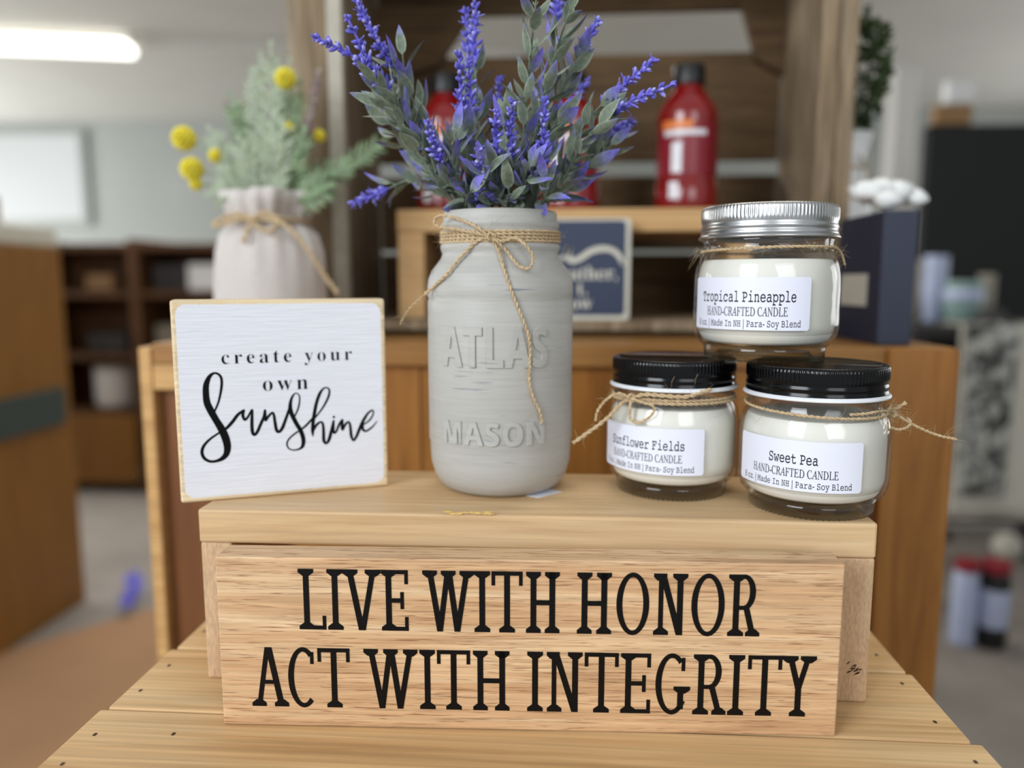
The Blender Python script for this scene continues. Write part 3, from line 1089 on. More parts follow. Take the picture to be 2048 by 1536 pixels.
# left loop
lp = [knot_c, jpt(950, 452, 0.0022), jpt(915, 437, 0.003), at(885, 431, 0.462), at(869, 440, 0.460), at(876, 453, 0.459), jpt(915, 459, 0.003), jpt(950, 466, 0.0028), knot_c]
twine_mb(tw, spline(lp, 80), 0.00100, 2, 26)
# right loop
rp = [knot_c, jpt(1005, 482, 0.003), jpt(1030, 476, 0.005), jpt(1052, 492, 0.007), jpt(1066, 516, 0.008), jpt(1058, 537, 0.006), jpt(1036, 530, 0.004), jpt(1016, 506, 0.0025), jpt(996, 484, 0.002), knot_c]
twine_mb(tw, spline(rp, 90), 0.00095, 2, 24)
# left tail leaves the jar
lt = [knot_c, jpt(955, 482, 0.002), jpt(925, 510, 0.003), jpt(893, 548, 0.003), at(862, 578, 0.462), at(838, 598, 0.462), at(815, 622, 0.468), at(800, 648, 0.475)]
P_ = spline(lt, 70)
twine_mb(tw, P_[:46], 0.00105, 2, 22)
twine_mb(tw, P_[44:], 0.0006, 1, 10)
# right tail lies on the jar
rt = [knot_c, jpt(996, 500, 0.0018), jpt(1010, 545, 0.0012), jpt(1028, 595, 0.001), jpt(1046, 640, 0.001), jpt(1058, 678, 0.0012), jpt(1060, 725, 0.001), jpt(1058, 760, 0.001), jpt(1066, 795, 0.001), jpt(1078, 820, 0.0012), jpt(1085, 848, 0.0014)]
twine_mb(tw, spline(rt, 110), 0.00098, 2, 26)
# loose fibres about the knot
for i in range(26):
    q = jpt(random.uniform(960, 1080), random.uniform(440, 540), 0.002)
    d = np.array([random.gauss(0, 1), -0.3, random.gauss(0, 0.8)]) * random.uniform(0.003, 0.009)
    tw.tube([q, q + d * 0.5 + np.array([0, -0.001, 0.001]), q + d], [0.00007, 0.00007, 0.00003], 3)
tw.build('twine_bow', M['twine'], jar, smooth=True)
q0 = on_plane(1100, 990, np.array([0, 0, RZ]), np.array([0, 0, 1.0]))
b = MB()
b.prism([(GJ[0] + 0.018, GJ[1] - 0.0285), (GJ[0] + 0.026, GJ[1] - 0.0325), (GJ[0] + 0.040, GJ[1] - 0.018), (GJ[0] + 0.032, GJ[1] - 0.012)], lambda u, v, t: (u, v, t), RZ + 0.00001, RZ + 0.00022)
b.build('price_sticker', M['paper'], jar)

# ================================================================== candles
JP = [(0.0005, 0.004), (0.026, 0.004), (0.029, 0.001), (0.0325, 0.0), (0.0345, 0.0010), (0.0348, 0.0052), (0.0352, 0.0070), (0.0372, 0.0088), (0.0398, 0.0120), (0.0411, 0.0160), (0.0415, 0.0200), (0.0415, 0.0430),
      (0.0412, 0.0475), (0.0403, 0.0520), (0.0388, 0.0560), (0.0372, 0.0590), (0.0366, 0.0612), (0.0366, 0.0640), (0.0372, 0.0652), (0.0366, 0.0666), (0.0366, 0.072),
      (0.0340, 0.072), (0.0340, 0.0612), (0.0352, 0.0580), (0.0378, 0.0530), (0.0392, 0.0470), (0.0394, 0.0420), (0.0394, 0.020), (0.0386, 0.0150), (0.0360, 0.0105), (0.0330, 0.0090), (0.0005, 0.0090)]
WP = [(0.0004, 0.0093), (0.0328, 0.0093), (0.0358, 0.0109), (0.0384, 0.0154), (0.0391, 0.0202), (0.0391, 0.0420), (0.0389, 0.0470), (0.0375, 0.0528), (0.0362, 0.0549), (0.0352, 0.0552), (0.0004, 0.0552)]
LP = [(0.0004, 0.0838), (0.0335, 0.0838), (0.0342, 0.0842), (0.0362, 0.0845), (0.0378, 0.0840), (0.0385, 0.0828), (0.0386, 0.0815), (0.0386, 0.0775), (0.0384, 0.0764), (0.0381, 0.0752),
      (0.0380, 0.0744), (0.0384, 0.0735), (0.0386, 0.0726), (0.0384, 0.0717), (0.0380, 0.0710), (0.0384, 0.0702), (0.0387, 0.0692), (0.0388, 0.0682), (0.0380, 0.0682), (0.0370, 0.0682), (0.0370, 0.0816), (0.0004, 0.0820)]
RIM = [(0.0386, 0.0690), (0.0392, 0.0682), (0.0399, 0.0675), (0.0400, 0.0668), (0.0396, 0.0664), (0.0386, 0.0666), (0.0370, 0.0672), (0.0370, 0.0690)]


def candle(c, sr, sz, lidmat, rimmat, name_line, name_w, label, twinefun, lab0, aw):
    t = thing('jar_candle', c, label, 'candle', 'hand-crafted jar candles')
    pr = lambda P: [(r * sr, z * sz) for r, z in P]
    MB().lathe(pr(JP[4:29]), 128, c).build('glass_jar', M['glass'], t, smooth=True)
    hb = MB().lathe(pr([(0.0345, 0.0010), (0.0348, 0.0052), (0.0352, 0.0070)] + [(0.0340, 0.0078), (0.0005, 0.0082), (0.0005, 0.004), (0.026, 0.004), (0.029, 0.001), (0.0325, 0.0)]), 96, c, closed=True)
    for k in range(72):     # stippled foot ring
        a = 2 * PI * k / 72
        r = 0.0338 * sr
        hb.box(c[0] + r * math.cos(a) - .0004, c[0] + r * math.cos(a) + .0004, c[1] + r * math.sin(a) - .0004, c[1] + r * math.sin(a) + .0004, c[2], c[2] + .0011)
    hb.build('glass_foot', M['heel'], t, smooth=True)
    MB().lathe(pr(WP), 96, c).build('wax', M['wax'], t, autos=40)

    def knurl(r, z, a, k):
        if 0.0770 * sz < z < 0.0832 * sz and r > 0.037 * sr:
            return r - 0.00032 * (0.5 + 0.5 * math.cos(a * 110))
        return r
    lid = MB().lathe(pr(LP[:7]) + pr([(0.0386, 0.0800), (0.0386, 0.0785)]) + pr(LP[7:]), 660, c, knurl).build('lid', lidmat, t, smooth=True)
    sub(MB().lathe(pr(RIM), 96, c, closed=True).build('lid_rim', rimmat, None, smooth=True, org=t.location), lid)
    # paper label wrapped round the glass, right edge at lab0
    r = 0.0415 * sr + 0.0002
    H_ = 0.0278 * sz
    z0 = 0.0177 * sz
    a1 = math.radians(lab0)
    a0 = a1 - aw / r
    b = MB()
    rad = 0.0012
    nc = 60
    rows = []
    for k in range(nc + 1):
        x = aw * k / nc
        dx = min(x, aw - x)
        ins = rad - math.sqrt(max(0, rad * rad - (rad - dx) ** 2)) if dx < rad else 0
        a = a0 + x / r
        for rr in (r, r + 0.00012):
            for zz in (z0 + ins, z0 + H_ - ins):
                b.v.append((c[0] + rr * math.cos(a), c[1] + rr * math.sin(a), c[2] + zz))
    for k in range(nc):
        i, j = 4 * k, 4 * k + 4
        b.f += [(i + 2, j + 2, j + 3, i + 3), (i, i + 1, j + 1, j), (i, j, j + 2, i + 2), (i + 1, i + 3, j + 3, j + 1)]
    b.f += [(0, 2, 3, 1), (4 * nc, 4 * nc + 1, 4 * nc + 3, 4 * nc + 2)]
    lo = b.build('paper_label', M['paper'], t, autos=40)
    am = (a0 + a1) / 2
    b = MB()
    for s_, base, wd, cap, vb, off, cr2 in ((name_line, MONO, name_w, 0.0054, 0.535, 0.006, 0.60), ('HAND-CRAFTED CANDLE', ROMAN, 0.0475, 0.0044, 0.270, 0.006, 0.66), ('8 oz. | Made In NH | Para- Soy Blend', MONO, 0.0625, 0.0034, 0.065, 0.003, 0.60)):
        vs, fs = text_tris(s_, base, offset=off, width=wd * sr, height=cap * sz, maxlen=0.0016, cap_ref=cr2)
        wrap(vs, fs, c, lambda z: r, am, z0 + H_ * vb, b, lift=0.00018)
    sub(b.build('lettering', M['ink'], None, org=t.location), lo)
    b = MB()
    twinefun(b, c, sr, sz)
    b.build('twine', M['twine'], t, smooth=True)
    return t


def ring_twine(b, c, sr, sz, z, R, fuzz, tilt=(0, 0), zoff=0.0, turns=1):
    rr = (0.0366 if z > 0.0605 else 0.0372) * sr + R * 1.0
    pts = [(c[0] + rr * math.cos(a), c[1] + rr * math.sin(a), c[2] + z * sz + zoff + tilt[0] * math.cos(a) + tilt[1] * math.sin(a)) for a in np.linspace(0, 2 * PI * turns, 100 * turns)]
    twine_mb(b, pts, R, 2, fuzz, flen=(0.004, 0.012))


def tw_pine(b, c, sr, sz):
    random.seed(21)
    ring_twine(b, c, sr, sz, 0.0606, 0.0009, 46, (0.0006, -0.0006))
    for (px, py) in ((1398, 505), (1672, 500)):
        for i in range(10):
            q = at(px + random.uniform(-6, 6), py + random.uniform(-8, 12), c[1] - 0.010)
            d = np.array([random.gauss(0, .5), random.gauss(-.2, .5), random.gauss(-0.7, .6)]) * 0.008
            b.tube([q, q + d * .5 + np.array([0.001, 0, 0.001]), q + d], [0.00008, 0.00008, 0.00004], 3)
    q = [at(1668, 490, c[1] - 0.012), at(1682, 505, c[1] - 0.012), at(1690, 530, c[1] - 0.010)]
    twine_mb(b, spline(q, 14), 0.0006, 2, 8)


def cpt(c, sr, x, y, off):
    return on_cyl(x, y, c, 0.0385 * sr + off)


def tw_sun(b, c, sr, sz):
    random.seed(22)
    ring_twine(b, c, sr, sz, 0.0615, 0.0010, 40, (0.0, 0.0), 0, 1)
    ring_twine(b, c, sr, sz, 0.0597, 0.0010, 20, (0.0, 0.0))
    kx = cpt(c, sr, 1262, 796, 0.0022)
    kp = [kx + np.array([0.0020 * math.cos(a), -0.0008 + 0.0006 * math.sin(2 * a), 0.0022 * math.sin(a)]) for a in np.linspace(0, 3.4 * PI, 26)]
    twine_mb(b, kp, 0.0009, 2, 12)
    Y = kx[1]
    # drooping loop on the glass
    f = lambda x, y, o=0.0035: on_cyl(x, y, c, 0.0415 * sr + o - 0.002)
    lp = [kx, f(1260, 818), f(1261, 838), f(1276, 845), f(1294, 838), f(1308, 823), f(1305, 811), f(1290, 806), kx]
    twine_mb(b, spline(lp, 70), 0.00092, 2, 14)
    # standing loop left
    lp = [kx, at(1236, 787, Y), at(1212, 800, Y + .002), at(1195, 822, Y + .004), at(1191, 842, Y + .004)]
    twine_mb(b, spline(lp, 40), 0.00085, 2, 10)
    # long tail to lower left
    lp = [kx, at(1242, 808, Y - .001), at(1222, 829, Y - .002), at(1200, 848, Y - .003), at(1172, 868, Y - .004), at(1146, 886, Y - .004)]
    twine_mb(b, spline(lp, 50), 0.0012, 2, 22)
    # short tail to the right along the neck
    g = lambda x, y: on_cyl(x, y, c, 0.0366 * sr + 0.0032)
    lp = [kx, g(1290, 789), g(1330, 792), g(1370, 794), g(1400, 786), g(1422, 779)]
    twine_mb(b, spline(lp, 50), 0.0013, 2, 26)
    for (px, py) in ((1343, 753), (1390, 748)):
        q0, q1 = on_cyl(px, py + 22, c, 0.0375 * sr + .003), on_cyl(px + 6, py, c, 0.040 * sr + .003)
        b.tube([q0, (q0 + q1) / 2 + np.array([-.0008, -.0005, 0]), q1], 0.00008, 3)


def tw_pea(b, c, sr, sz):
    random.seed(23)
    ring_twine(b, c, sr, sz, 0.0590, 0.00090, 50, (-0.0015, 0.0010))
    kx = at(1780, 822, c[1] - 0.012)
    for i in range(3):
        kp = [kx + np.array([0.0028 * math.cos(a) * random.uniform(.7, 1.2), 0.003 * math.sin(2 * a), 0.0028 * math.sin(a) * random.uniform(.7, 1.2)]) for a in np.linspace(0, 2.4 * PI, 18)]
        twine_mb(b, kp, 0.0008, 2, 16)
    Y = kx[1]
    twine_mb(b, spline([kx, at(1795, 815, Y), at(1812, 805, Y - .001)], 16), 0.0011, 2, 10)
    lp = [kx, at(1770, 840, Y - .004), at(1776, 852, Y - .006), at(1795, 859, Y - .006), at(1812, 856, Y - .004), at(1822, 846, Y - .002), at(1815, 836, Y)]
    twine_mb(b, spline(lp, 46), 0.0008, 2, 16)
    lp = [kx, at(1800, 834, Y - .001), at(1822, 847, Y - .001), at(1850, 861, Y), at(1880, 872, Y + .001), at(1914, 879, Y + .002)]
    twine_mb(b, spline(lp, 46), 0.0008, 2, 12)
    wr = [on_cyl(x, y, c, 0.0372 * sr + .001) for x, y in ((1700, 830), (1730, 828), (1755, 824))] + [kx]
    twine_mb(b, spline(wr, 20), 0.0009, 2, 20)


HL = 0.0845
SUN = np.array([0.0678, 0.4876, RZ + 0.0001])
PEA = np.array([0.1452, 0.4553, RZ + 0.0001])
PIN = np.array([0.1207, 0.4800, RZ + 0.0002 + HL + 0.0001])
candle(SUN, 0.99, 1.0, M['black_lid'], M['liner'], 'Sunflower Fields', 0.0500, 'black-lidded candle jar labelled sunflower fields, beside the grey mason jar', tw_sun, -70.9, 0.0735)
candle(PEA, 1.01, 1.0, M['black_lid'], M['liner'], 'Sweet Pea', 0.0262, 'black-lidded candle jar labelled sweet pea, at the right end of the riser', tw_pea, -70.4, 0.0745)
candle(PIN, 1.02, 1.068, M['silver'], M['silver'], 'Tropical Pineapple', 0.0560, 'silver-lidded candle jar labelled tropical pineapple, stacked on the two black lids', tw_pine, -70.0, 0.0745)
#=====MID=====


# ------------------------------------------------------------------ leaves and stems
def leaf(mb, base, d, nrm, L_, W_, tint=0.0, droop=0.25, fold=0.25, nv=6):
    d = d / (np.linalg.norm(d) + 1e-9)
    sd = np.cross(d, nrm)
    sd /= np.linalg.norm(sd) + 1e-9
    n = np.cross(sd, d)
    rows = []
    for i in range(nv + 1):
        t = i / nv
        wd = W_ / 2 * (math.sin(PI * min(1, t ** 0.8)) ** 0.85 * (1 - 0.25 * t) + 0.02)
        c = base + d * L_ * t - n * droop * L_ * t * t
        rows.append([c - sd * wd + n * fold * wd, c, c + sd * wd + n * fold * wd])
    mb.grid(rows, tint)


def rnd_unit():
    v = np.array([random.gauss(0, 1) for _ in range(3)])
    return v / np.linalg.norm(v)


def bud(mb, base, d, L_, R_, tint):
    d = d / (np.linalg.norm(d) + 1e-9)
    a = np.cross(d, [0.3, 0.5, 0.8])
    a /= np.linalg.norm(a)
    b = np.cross(d, a)
    rows = []
    for t, r in ((0, 0.35), (0.25, 0.8), (0.55, 1.0), (0.82, 0.8), (1.0, 0.12)):
        rows.append([base + d * L_ * t + R_ * r * (math.cos(q) * a + math.sin(q) * b) for q in np.linspace(0, 2 * PI, 7)])
    mb.grid(rows, tint)


# ================================================================== orange-stained cabinet behind
CY0, CY1, CZ = 0.70, 1.12, ZC + 0.178
cx = lambda px, Y: float(at(px, 640, Y)[0])
cab = thing('stained_cabinet', (0.0, 0.9, 0), 'orange-stained wooden cabinet behind the slatted crate, carrying the weathered crate', 'cabinet')
xl, xr = cx(272, CY0), cx(1922, CY0)
boxo('top_panel', xl + 0.012, xr - 0.002, CY0 + 0.002, CY1, CZ - 0.0200, CZ, M['stained_lid'], cab, bevel=0.0015)
boxo('side_panel', xl, xl + 0.012, CY0, CY1, 0, CZ - 0.004, M['stained_top'], cab, bevel=0.001)
boxo('side_panel', xr - 0.018, xr, CY0 + 0.01, CY1, 0, CZ - 0.0205, M['stained'], cab)
xs = [xl + 0.0125, cx(560, CY0), cx(834, CY0), cx(1060, CY0), cx(1296, CY0), cx(1560, CY0), cx(1776, CY0)]
for i in range(6):
    boxo('front_plank', xs[i] + 0.0008, xs[i + 1] - 0.0008, CY0 + 0.012, CY0 + 0.024, 0.02, CZ - 0.0205, M['stained_dark'] if i in (0, 5) else M['stained'], cab)  # last plank is coloured darker to imitate the shaded opening beside the post
boxo('front_post', cx(1778, CY0), xr, CY0 - 0.004, CY0 + 0.010, 0, CZ - 0.001, M['stained'], cab, bevel=0.0015)
boxo('top_rail', xl + 0.0125, cx(640, CY0), CY0 + 0.001, CY0 + 0.0115, CZ - 0.0445, CZ - 0.0205, M['stained_top'], cab, bevel=0.001)
boxo('base_rail', xl + 0.013, xr - 0.02, CY0 + 0.02, CY1 - 0.01, 0, 0.02, M['stained_dark'], cab)

# ================================================================== weathered crate on its side
WY0, WY1 = 0.835, 1.06
wx0, wx1 = cx(595, WY0), cx(1687, WY0)
WT = 0.0185
wt_ = (cx(680, WY0) - wx0)
wtop = CZ + 0.47
wc = thing('weathered_crate', ((wx0 + wx1) / 2, (WY0 + WY1) / 2, CZ), 'large weathered grey-brown crate stood on end with the red bottles inside', 'crate')
boxo('bottom_board', wx0 + wt_ * .92, wx1 - 0.0372, WY0 - 0.014, WY1, CZ + 0.0065, CZ + 0.0175, M['weathered'], wc)
for y_ in (WY0 + .02, WY1 - .05):
    boxo('runner', wx0 + wt_ * .92, wx1 - 0.0372, y_, y_ + .03, CZ, CZ + 0.0064, M['weathered'], wc)
boxo('side_board', wx0, wx0 + wt_ * 0.9, WY0, WY1, CZ, wtop, M['weathered'], wc, bevel=0.002)
boxo('painted_edge_light', wx0 + wt_ * 0.9, wx0 + wt_ * 1.22, WY0 - 0.002, WY0 + 0.012, CZ + 0.03, wtop, M['strip'], wc)  # light along the edge painted as a pale strip
boxo('side_board', wx1 - 0.017, wx1, WY0, WY1, CZ, wtop, M['weathered'], wc, bevel=0.002)
boxo('corner_post', wx1 - 0.036, wx1 - 0.0175, WY0 + 0.002, WY0 + 0.03, CZ + 0.018, wtop, M['weathered'], wc, bevel=0.002)
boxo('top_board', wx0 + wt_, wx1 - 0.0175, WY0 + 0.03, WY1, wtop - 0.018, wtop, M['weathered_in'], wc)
zz = lambda py, Y: float(at(1300, py, Y)[2])
for ya, yb in ((-60, 22), (108, 322), (352, 500), (508, 655)):
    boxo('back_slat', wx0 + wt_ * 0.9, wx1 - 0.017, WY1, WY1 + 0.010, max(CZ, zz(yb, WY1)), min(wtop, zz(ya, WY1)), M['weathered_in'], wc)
for sgn, xa in ((1, wx0 + wt_ * 0.9), (-1, wx1 - 0.0175)):
    hi, lo = zz(10, WY1), zz(160, WY1)
    d = (cx(960, WY1) - (wx0 + wt_ * 0.9)) if sgn > 0 else (wx1 - cx(1480, WY1))
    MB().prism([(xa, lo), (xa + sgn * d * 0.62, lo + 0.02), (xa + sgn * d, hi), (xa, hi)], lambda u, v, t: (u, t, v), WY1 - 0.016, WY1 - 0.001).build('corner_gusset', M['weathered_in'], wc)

# light shelf box standing in the crate
SY0, SY1 = 0.845, 0.985
sb = CZ + 0.0178
st_ = float(at(1000, 418, SY0)[2])
sx0, sx1 = cx(797, SY0), cx(1500, SY0)
sh = thing('shelf_box', ((sx0 + sx1) / 2, SY0, sb), 'low pale wood shelf box inside the weathered crate, under the red bottles', 'shelf')
boxo('top_board', sx0, sx1, SY0, SY1, st_ - 0.0245, st_, M['light_wood'], sh, bevel=0.0015)
boxo('side_board', sx0 + 0.001, cx(850, SY0), SY0 + 0.001, SY1, sb + 0.0005, st_ - 0.025, M['light_wood'], sh)
boxo('side_board', sx1 - 0.025, sx1 - 0.001, SY0 + 0.001, SY1, sb + 0.0005, st_ - 0.025, M['light_wood'], sh)


# red bottles
def bottle(px, Y, label, rsc=1.0):
    c = at(px, 300, Y)
    c[2] = st_ + 0.0002
    t = thing('red_bottle', c, label, 'bottle', 'red bottles in the weathered crate')
    k = (0.0352 * rsc)
    hz_ = 0.90
    prof = [(0.0005, 0.003), (k * .8, 0.0), (k * .97, 0.002), (k, 0.006), (k, 0.030), (k * .94, 0.034), (k * .94, 0.102), (k * .97, 0.108), (k * .95, 0.118), (k * .82, 0.130), (k * .55, 0.143), (k * .42, 0.150), (k * .40, 0.158)]
    prof = [(r_, z_ * hz_) for r_, z_ in prof]
    MB().lathe(prof, 48, c).build('bottle_body', M['red'], t, smooth=True)
    MB().lathe([(k * .48, 0.137), (k * .50, 0.1375), (k * .50, 0.155), (k * .46, 0.158), (0.0005, 0.158)], 40, c, lambda r, z, a, q: r * (1 + 0.02 * math.cos(20 * a))).build('cap', M['black_cap'], t, autos=40)
    r = k * .94 + 0.0003
    for z0, z1, a0, a1, m, rr in ((0.038, 0.100, -170, -10, 'maroon', r), (0.086, 0.099, -150, -88, 'orange', r + .0003), (0.079, 0.085, -145, -62, 'white_print_and_glint', r + .0003), (0.012, 0.030, -130, -112, 'white_print_and_glint', k + .0004), (0.040, 0.072, -128, -108, 'white_print_and_glint', r + .0003)):  # narrow upright white patches are a painted highlight, the wide bar is print
        rows = [[(c[0] + rr * math.cos(a), c[1] + rr * math.sin(a), c[2] + z) for a in np.radians(np.linspace(a0, a1, 24))] for z in (z0, z1)]
        if m == 'maroon':
            lab = MB()
            lab.grid(rows)
            lo_ = lab.build('label', M[m], t, smooth=True)
        else:
            lab = MB()
            lab.grid(rows)
            sub(lab.build('print_glint_patch', M[m], None, smooth=True, org=t.location), lo_)
    return t


bottle(1374, 0.90, 'red bottle with black cap standing free above the silver lid')
bottle(1140, 0.92, 'red bottle half hidden behind the right side of the lavender')
bottle(893, 0.92, 'red bottle half hidden behind the left side of the lavender')

# navy plaque leaning on the shelf box
PY = 0.826
pa, pb_ = at(950, 640, PY), at(1262, 436, PY)
pq = thing('navy_plaque', ((pa[0] + pb_[0]) / 2, PY, CZ + 0.0176), 'small navy plaque with cream script, half hidden behind the grey mason jar', 'plaque')
x0, x1, z0, z1 = pa[0], pb_[0], CZ + 0.0176, pb_[2]


def rrect(x0, x1, z0, z1, r, n=6):
    P = []
    for cx_, cz_, a0 in ((x1 - r, z0 + r, -90), (x1 - r, z1 - r, 0), (x0 + r, z1 - r, 90), (x0 + r, z0 + r, 180)):
        for k in range(n + 1):
            a = math.radians(a0 + 90 * k / n)
            P.append((cx_ + r * math.cos(a), cz_ + r * math.sin(a)))
    return P


MB().prism(rrect(x0, x1, z0, z1, 0.004), lambda u, v, t: (u, t, v), PY, PY + 0.008).build('board', M['cream'], pq)
MB().prism(rrect(x0 + .004, cx(1249, PY), float(at(1200, 631, PY)[2]), z1 - .0025, 0.005), lambda u, v, t: (u, t, v), PY + 0.001, PY - 0.0004).build('navy_face', M['navy'], pq)
b = MB()
cc = lambda x, y: (1100 + x * .15625, 420 + y * .15625)
pp = lambda x, y: at(*cc(x, y), PY)
for st in ([(95, 640, 30), (160, 610, 34), (215, 560, 40), (255, 470, 60), (230, 540, 70), (235, 620, 60), (300, 650, 60), (400, 610, 62), (520, 530, 64), (660, 495, 66), (780, 510, 60), (870, 570, 56), (930, 680, 50)],):
    pts = [(pp(x, y)[0], pp(x, y)[2], w_ * .15625 / 1538 * PY * 1.1) for x, y, w_ in st]
    for j, poly in enumerate(ribbon(pts)):
        b.prism(poly, lambda u, v, t: (u, t, v), PY - 0.0004, PY - 0.0007)
for s_, xr_, yb_, cap in (('gather,', 860, 890, 0.0135), ('t,', 470, 1085, 0.0135), ('grow', 540, 1270, 0.0135)):
    vs, fs = text_tris(s_, SERIF, offset=0.0, height=cap)
    q = pp(xr_, yb_)
    mx_ = max(v[0] for v in vs)
    b.add([(x + q[0] - mx_, PY - 0.0007, y + q[2]) for x, y, z in vs], fs)
b.build('script_lettering', M['cream'], pq)

# navy box on the right end of the cabinet
NY0, NY1 = 0.722, 0.835
nx0, nx1 = cx(1756, NY0), cx(1824, NY0)
nz1 = float(at(1790, 420, NY0)[2])
nb = thing('navy_box', ((nx0 + nx1) / 2, NY0, CZ), 'tall dark navy box standing at the right end of the stained cabinet', 'box')
boxo('box_body', nx0, nx1, NY0, NY1, CZ + 0.0002, nz1, M['navy_box'], nb, bevel=0.0012)
b = MB().box(nx0 - 0.0006, nx0 - 0.0001, 0.752, 0.822, float(at(1700, 612, 0.76)[2]), float(at(1700, 548, 0.76)[2]))
b.build('paper_label', M['cream'], nb)
# crumpled white tissue on the navy box
b = MB()
random.seed(5)
for (px, py, r) in ((1735, 384, .013), (1762, 380, .013), (1790, 384, .013), (1815, 392, .011), (1834, 398, .008), (1750, 392, .009), (1776, 400, .010)):
    c = at(px, py, 0.755 + random.uniform(-.01, .02))
    c[2] = max(c[2], nz1 + r * 0.75)
    rows = []
    for t in np.linspace(0.02, PI - .02, 9):
        rows.append([c + r * (1 + 0.3 * mnoise.noise(Vector((math.cos(a) * 2 + px, math.sin(a) * 2, t * 2)))) * np.array([1.3 * math.sin(t) * math.cos(a), math.sin(t) * math.sin(a), .8 * math.cos(t)]) for a in np.linspace(0, 2 * PI, 15)])
    b.grid(rows)
tp = b.build('tissue_paper', M['white'], None, smooth=True, org=((nx0 + nx1) / 2, 0.76, nz1))
tag(tp, 'crumpled white tissue paper lying on top of the navy box', 'tissue paper')

# boxwood in a white vase behind the crate
VC = at(1692, 300, 0.97)
VC[2] = CZ + 0.0002
vz = float(at(1692, 270, 0.97)[2]) - CZ
va = thing('white_vase', VC, 'slender white vase with tan string behind the crate, holding the boxwood sprig', 'vase')
MB().lathe([(0.0004, 0.002), (0.026, 0.0), (0.030, 0.004), (0.034, vz * .45), (0.031, vz * .62), (0.024, vz * .80), (0.021, vz * .88), (0.029, vz), (0.027, vz), (0.019, vz * .88), (0.0004, vz * .86)], 48, VC).build('vase_body', M['white'], va, smooth=True)
b = MB()
twine_mb(b, [(VC[0] + 0.0245 * math.cos(a), VC[1] + 0.0245 * math.sin(a), VC[2] + vz * .83 + .001 * math.sin(a)) for a in np.linspace(0, 2 * PI, 40)], 0.0016, 2, 0)
twine_mb(b, spline([at(1720, 312, 0.945), at(1734, 335, 0.94), at(1738, 372, 0.94)], 14), 0.0014, 2, 0)
b.build('string', M['twine'], va, smooth=True)
bx = thing('boxwood_sprig', VC + np.array([0, 0, vz]), 'dark green boxwood sprig in the white vase beside the weathered crate', 'plant')
b = MB()
random.seed(9)
bc = at(1706, 150, 0.97)
for i in range(620):
    u = rnd_unit()
    q = bc + u * np.array([0.037, 0.040, 0.074]) * random.uniform(0.45, 1.0) ** 0.5
    leaf(b, q, u * 0.7 + rnd_unit() * 0.7, rnd_unit(), random.uniform(.010, .015), random.uniform(.006, .009), 0.0, 0.2, 0.2, 3)
b.build('foliage', M['boxwood'], bx, smooth=True)
b = MB()
for i in range(7):
    q = bc + rnd_unit() * np.array([0.03, 0.03, 0.04])
    b.tube(spline([VC + np.array([0, 0, vz * .87]), VC + np.array([0, 0, vz + .02]), q], 10), 0.0012, 5)
b.build('stem', M['stem'], bx)

# ================================================================== linen sack with faux flowers
SC = at(540, 500, 0.762)
SC[2] = CZ + 0.0002
sk = thing('linen_sack', SC, 'white linen sack tied with tan ribbon, standing behind the square white sign', 'sack')
nz_ = float(at(540, 448, 0.762)[2]) - CZ
top_ = float(at(540, 388, 0.762)[2]) - CZ


def srf(r, z, a, k):
    g = min(1, z / nz_)
    g4 = g ** 5
    v = r * (1 + 0.10 * g4 * math.sin(9 * a + 2 * math.sin(3 * a)) + 0.05 * g4 * math.sin(17 * a + 1.3) + 0.022 * math.sin(2 * a + z * 40) + 0.012 * math.sin(5 * a + z * 55))
    if z > nz_:
        v += (0.005 * math.sin(5 * a + 1) + 0.008 * math.cos(a + .3)) * (z - nz_) / (top_ - nz_)
    return v


MB().lathe([(0.001, 0.0), (0.044, 0.0), (0.0515, 0.006), (0.0540, 0.025), (0.0545, 0.06), (0.0535, nz_ * .75), (0.047, nz_ * .90), (0.038, nz_ * .97), (0.0345, nz_), (0.037, nz_ + .008), (0.042, top_ - .012), (0.043, top_), (0.040, top_ + .001), (0.033, nz_ + .008), (0.028, nz_), (0.001, nz_)], 120, SC, srf).build('sack_body', M['linen'], sk, smooth=True)
b = MB()
twine_mb(b, [(SC[0] + 0.040 * math.cos(a), SC[1] + 0.040 * math.sin(a), SC[2] + nz_ + .002) for a in np.linspace(0, 2 * PI, 50)], 0.0024, 2, 0)
twine_mb(b, spline([at(505, 436, .715), at(470, 440, .712), at(440, 452, .712), at(428, 446, .714), at(470, 428, .714), at(505, 436, .715)], 50), 0.0022, 2, 0)
twine_mb(b, spline([at(505, 436, .715), at(530, 425, .712), at(556, 440, .710), at(540, 462, .708), at(515, 452, .712), at(505, 436, .715)], 50), 0.0022, 2, 0)
twine_mb(b, spline([at(505, 436, .715), at(492, 470, .705), at(488, 485, .703)], 20), 0.0026, 2, 0)
twine_mb(b, spline([at(520, 436, .713), at(570, 450, .706), at(615, 500, .706), at(648, 550, .712), at(676, 588, .715)], 50), 0.0022, 2, 0)
b.build('ribbon_bow', M['twine'], sk, smooth=True)
sack_top = SC + np.array([0, 0, nz_ + 0.004])
GF = 'artificial stems in the linen sack'


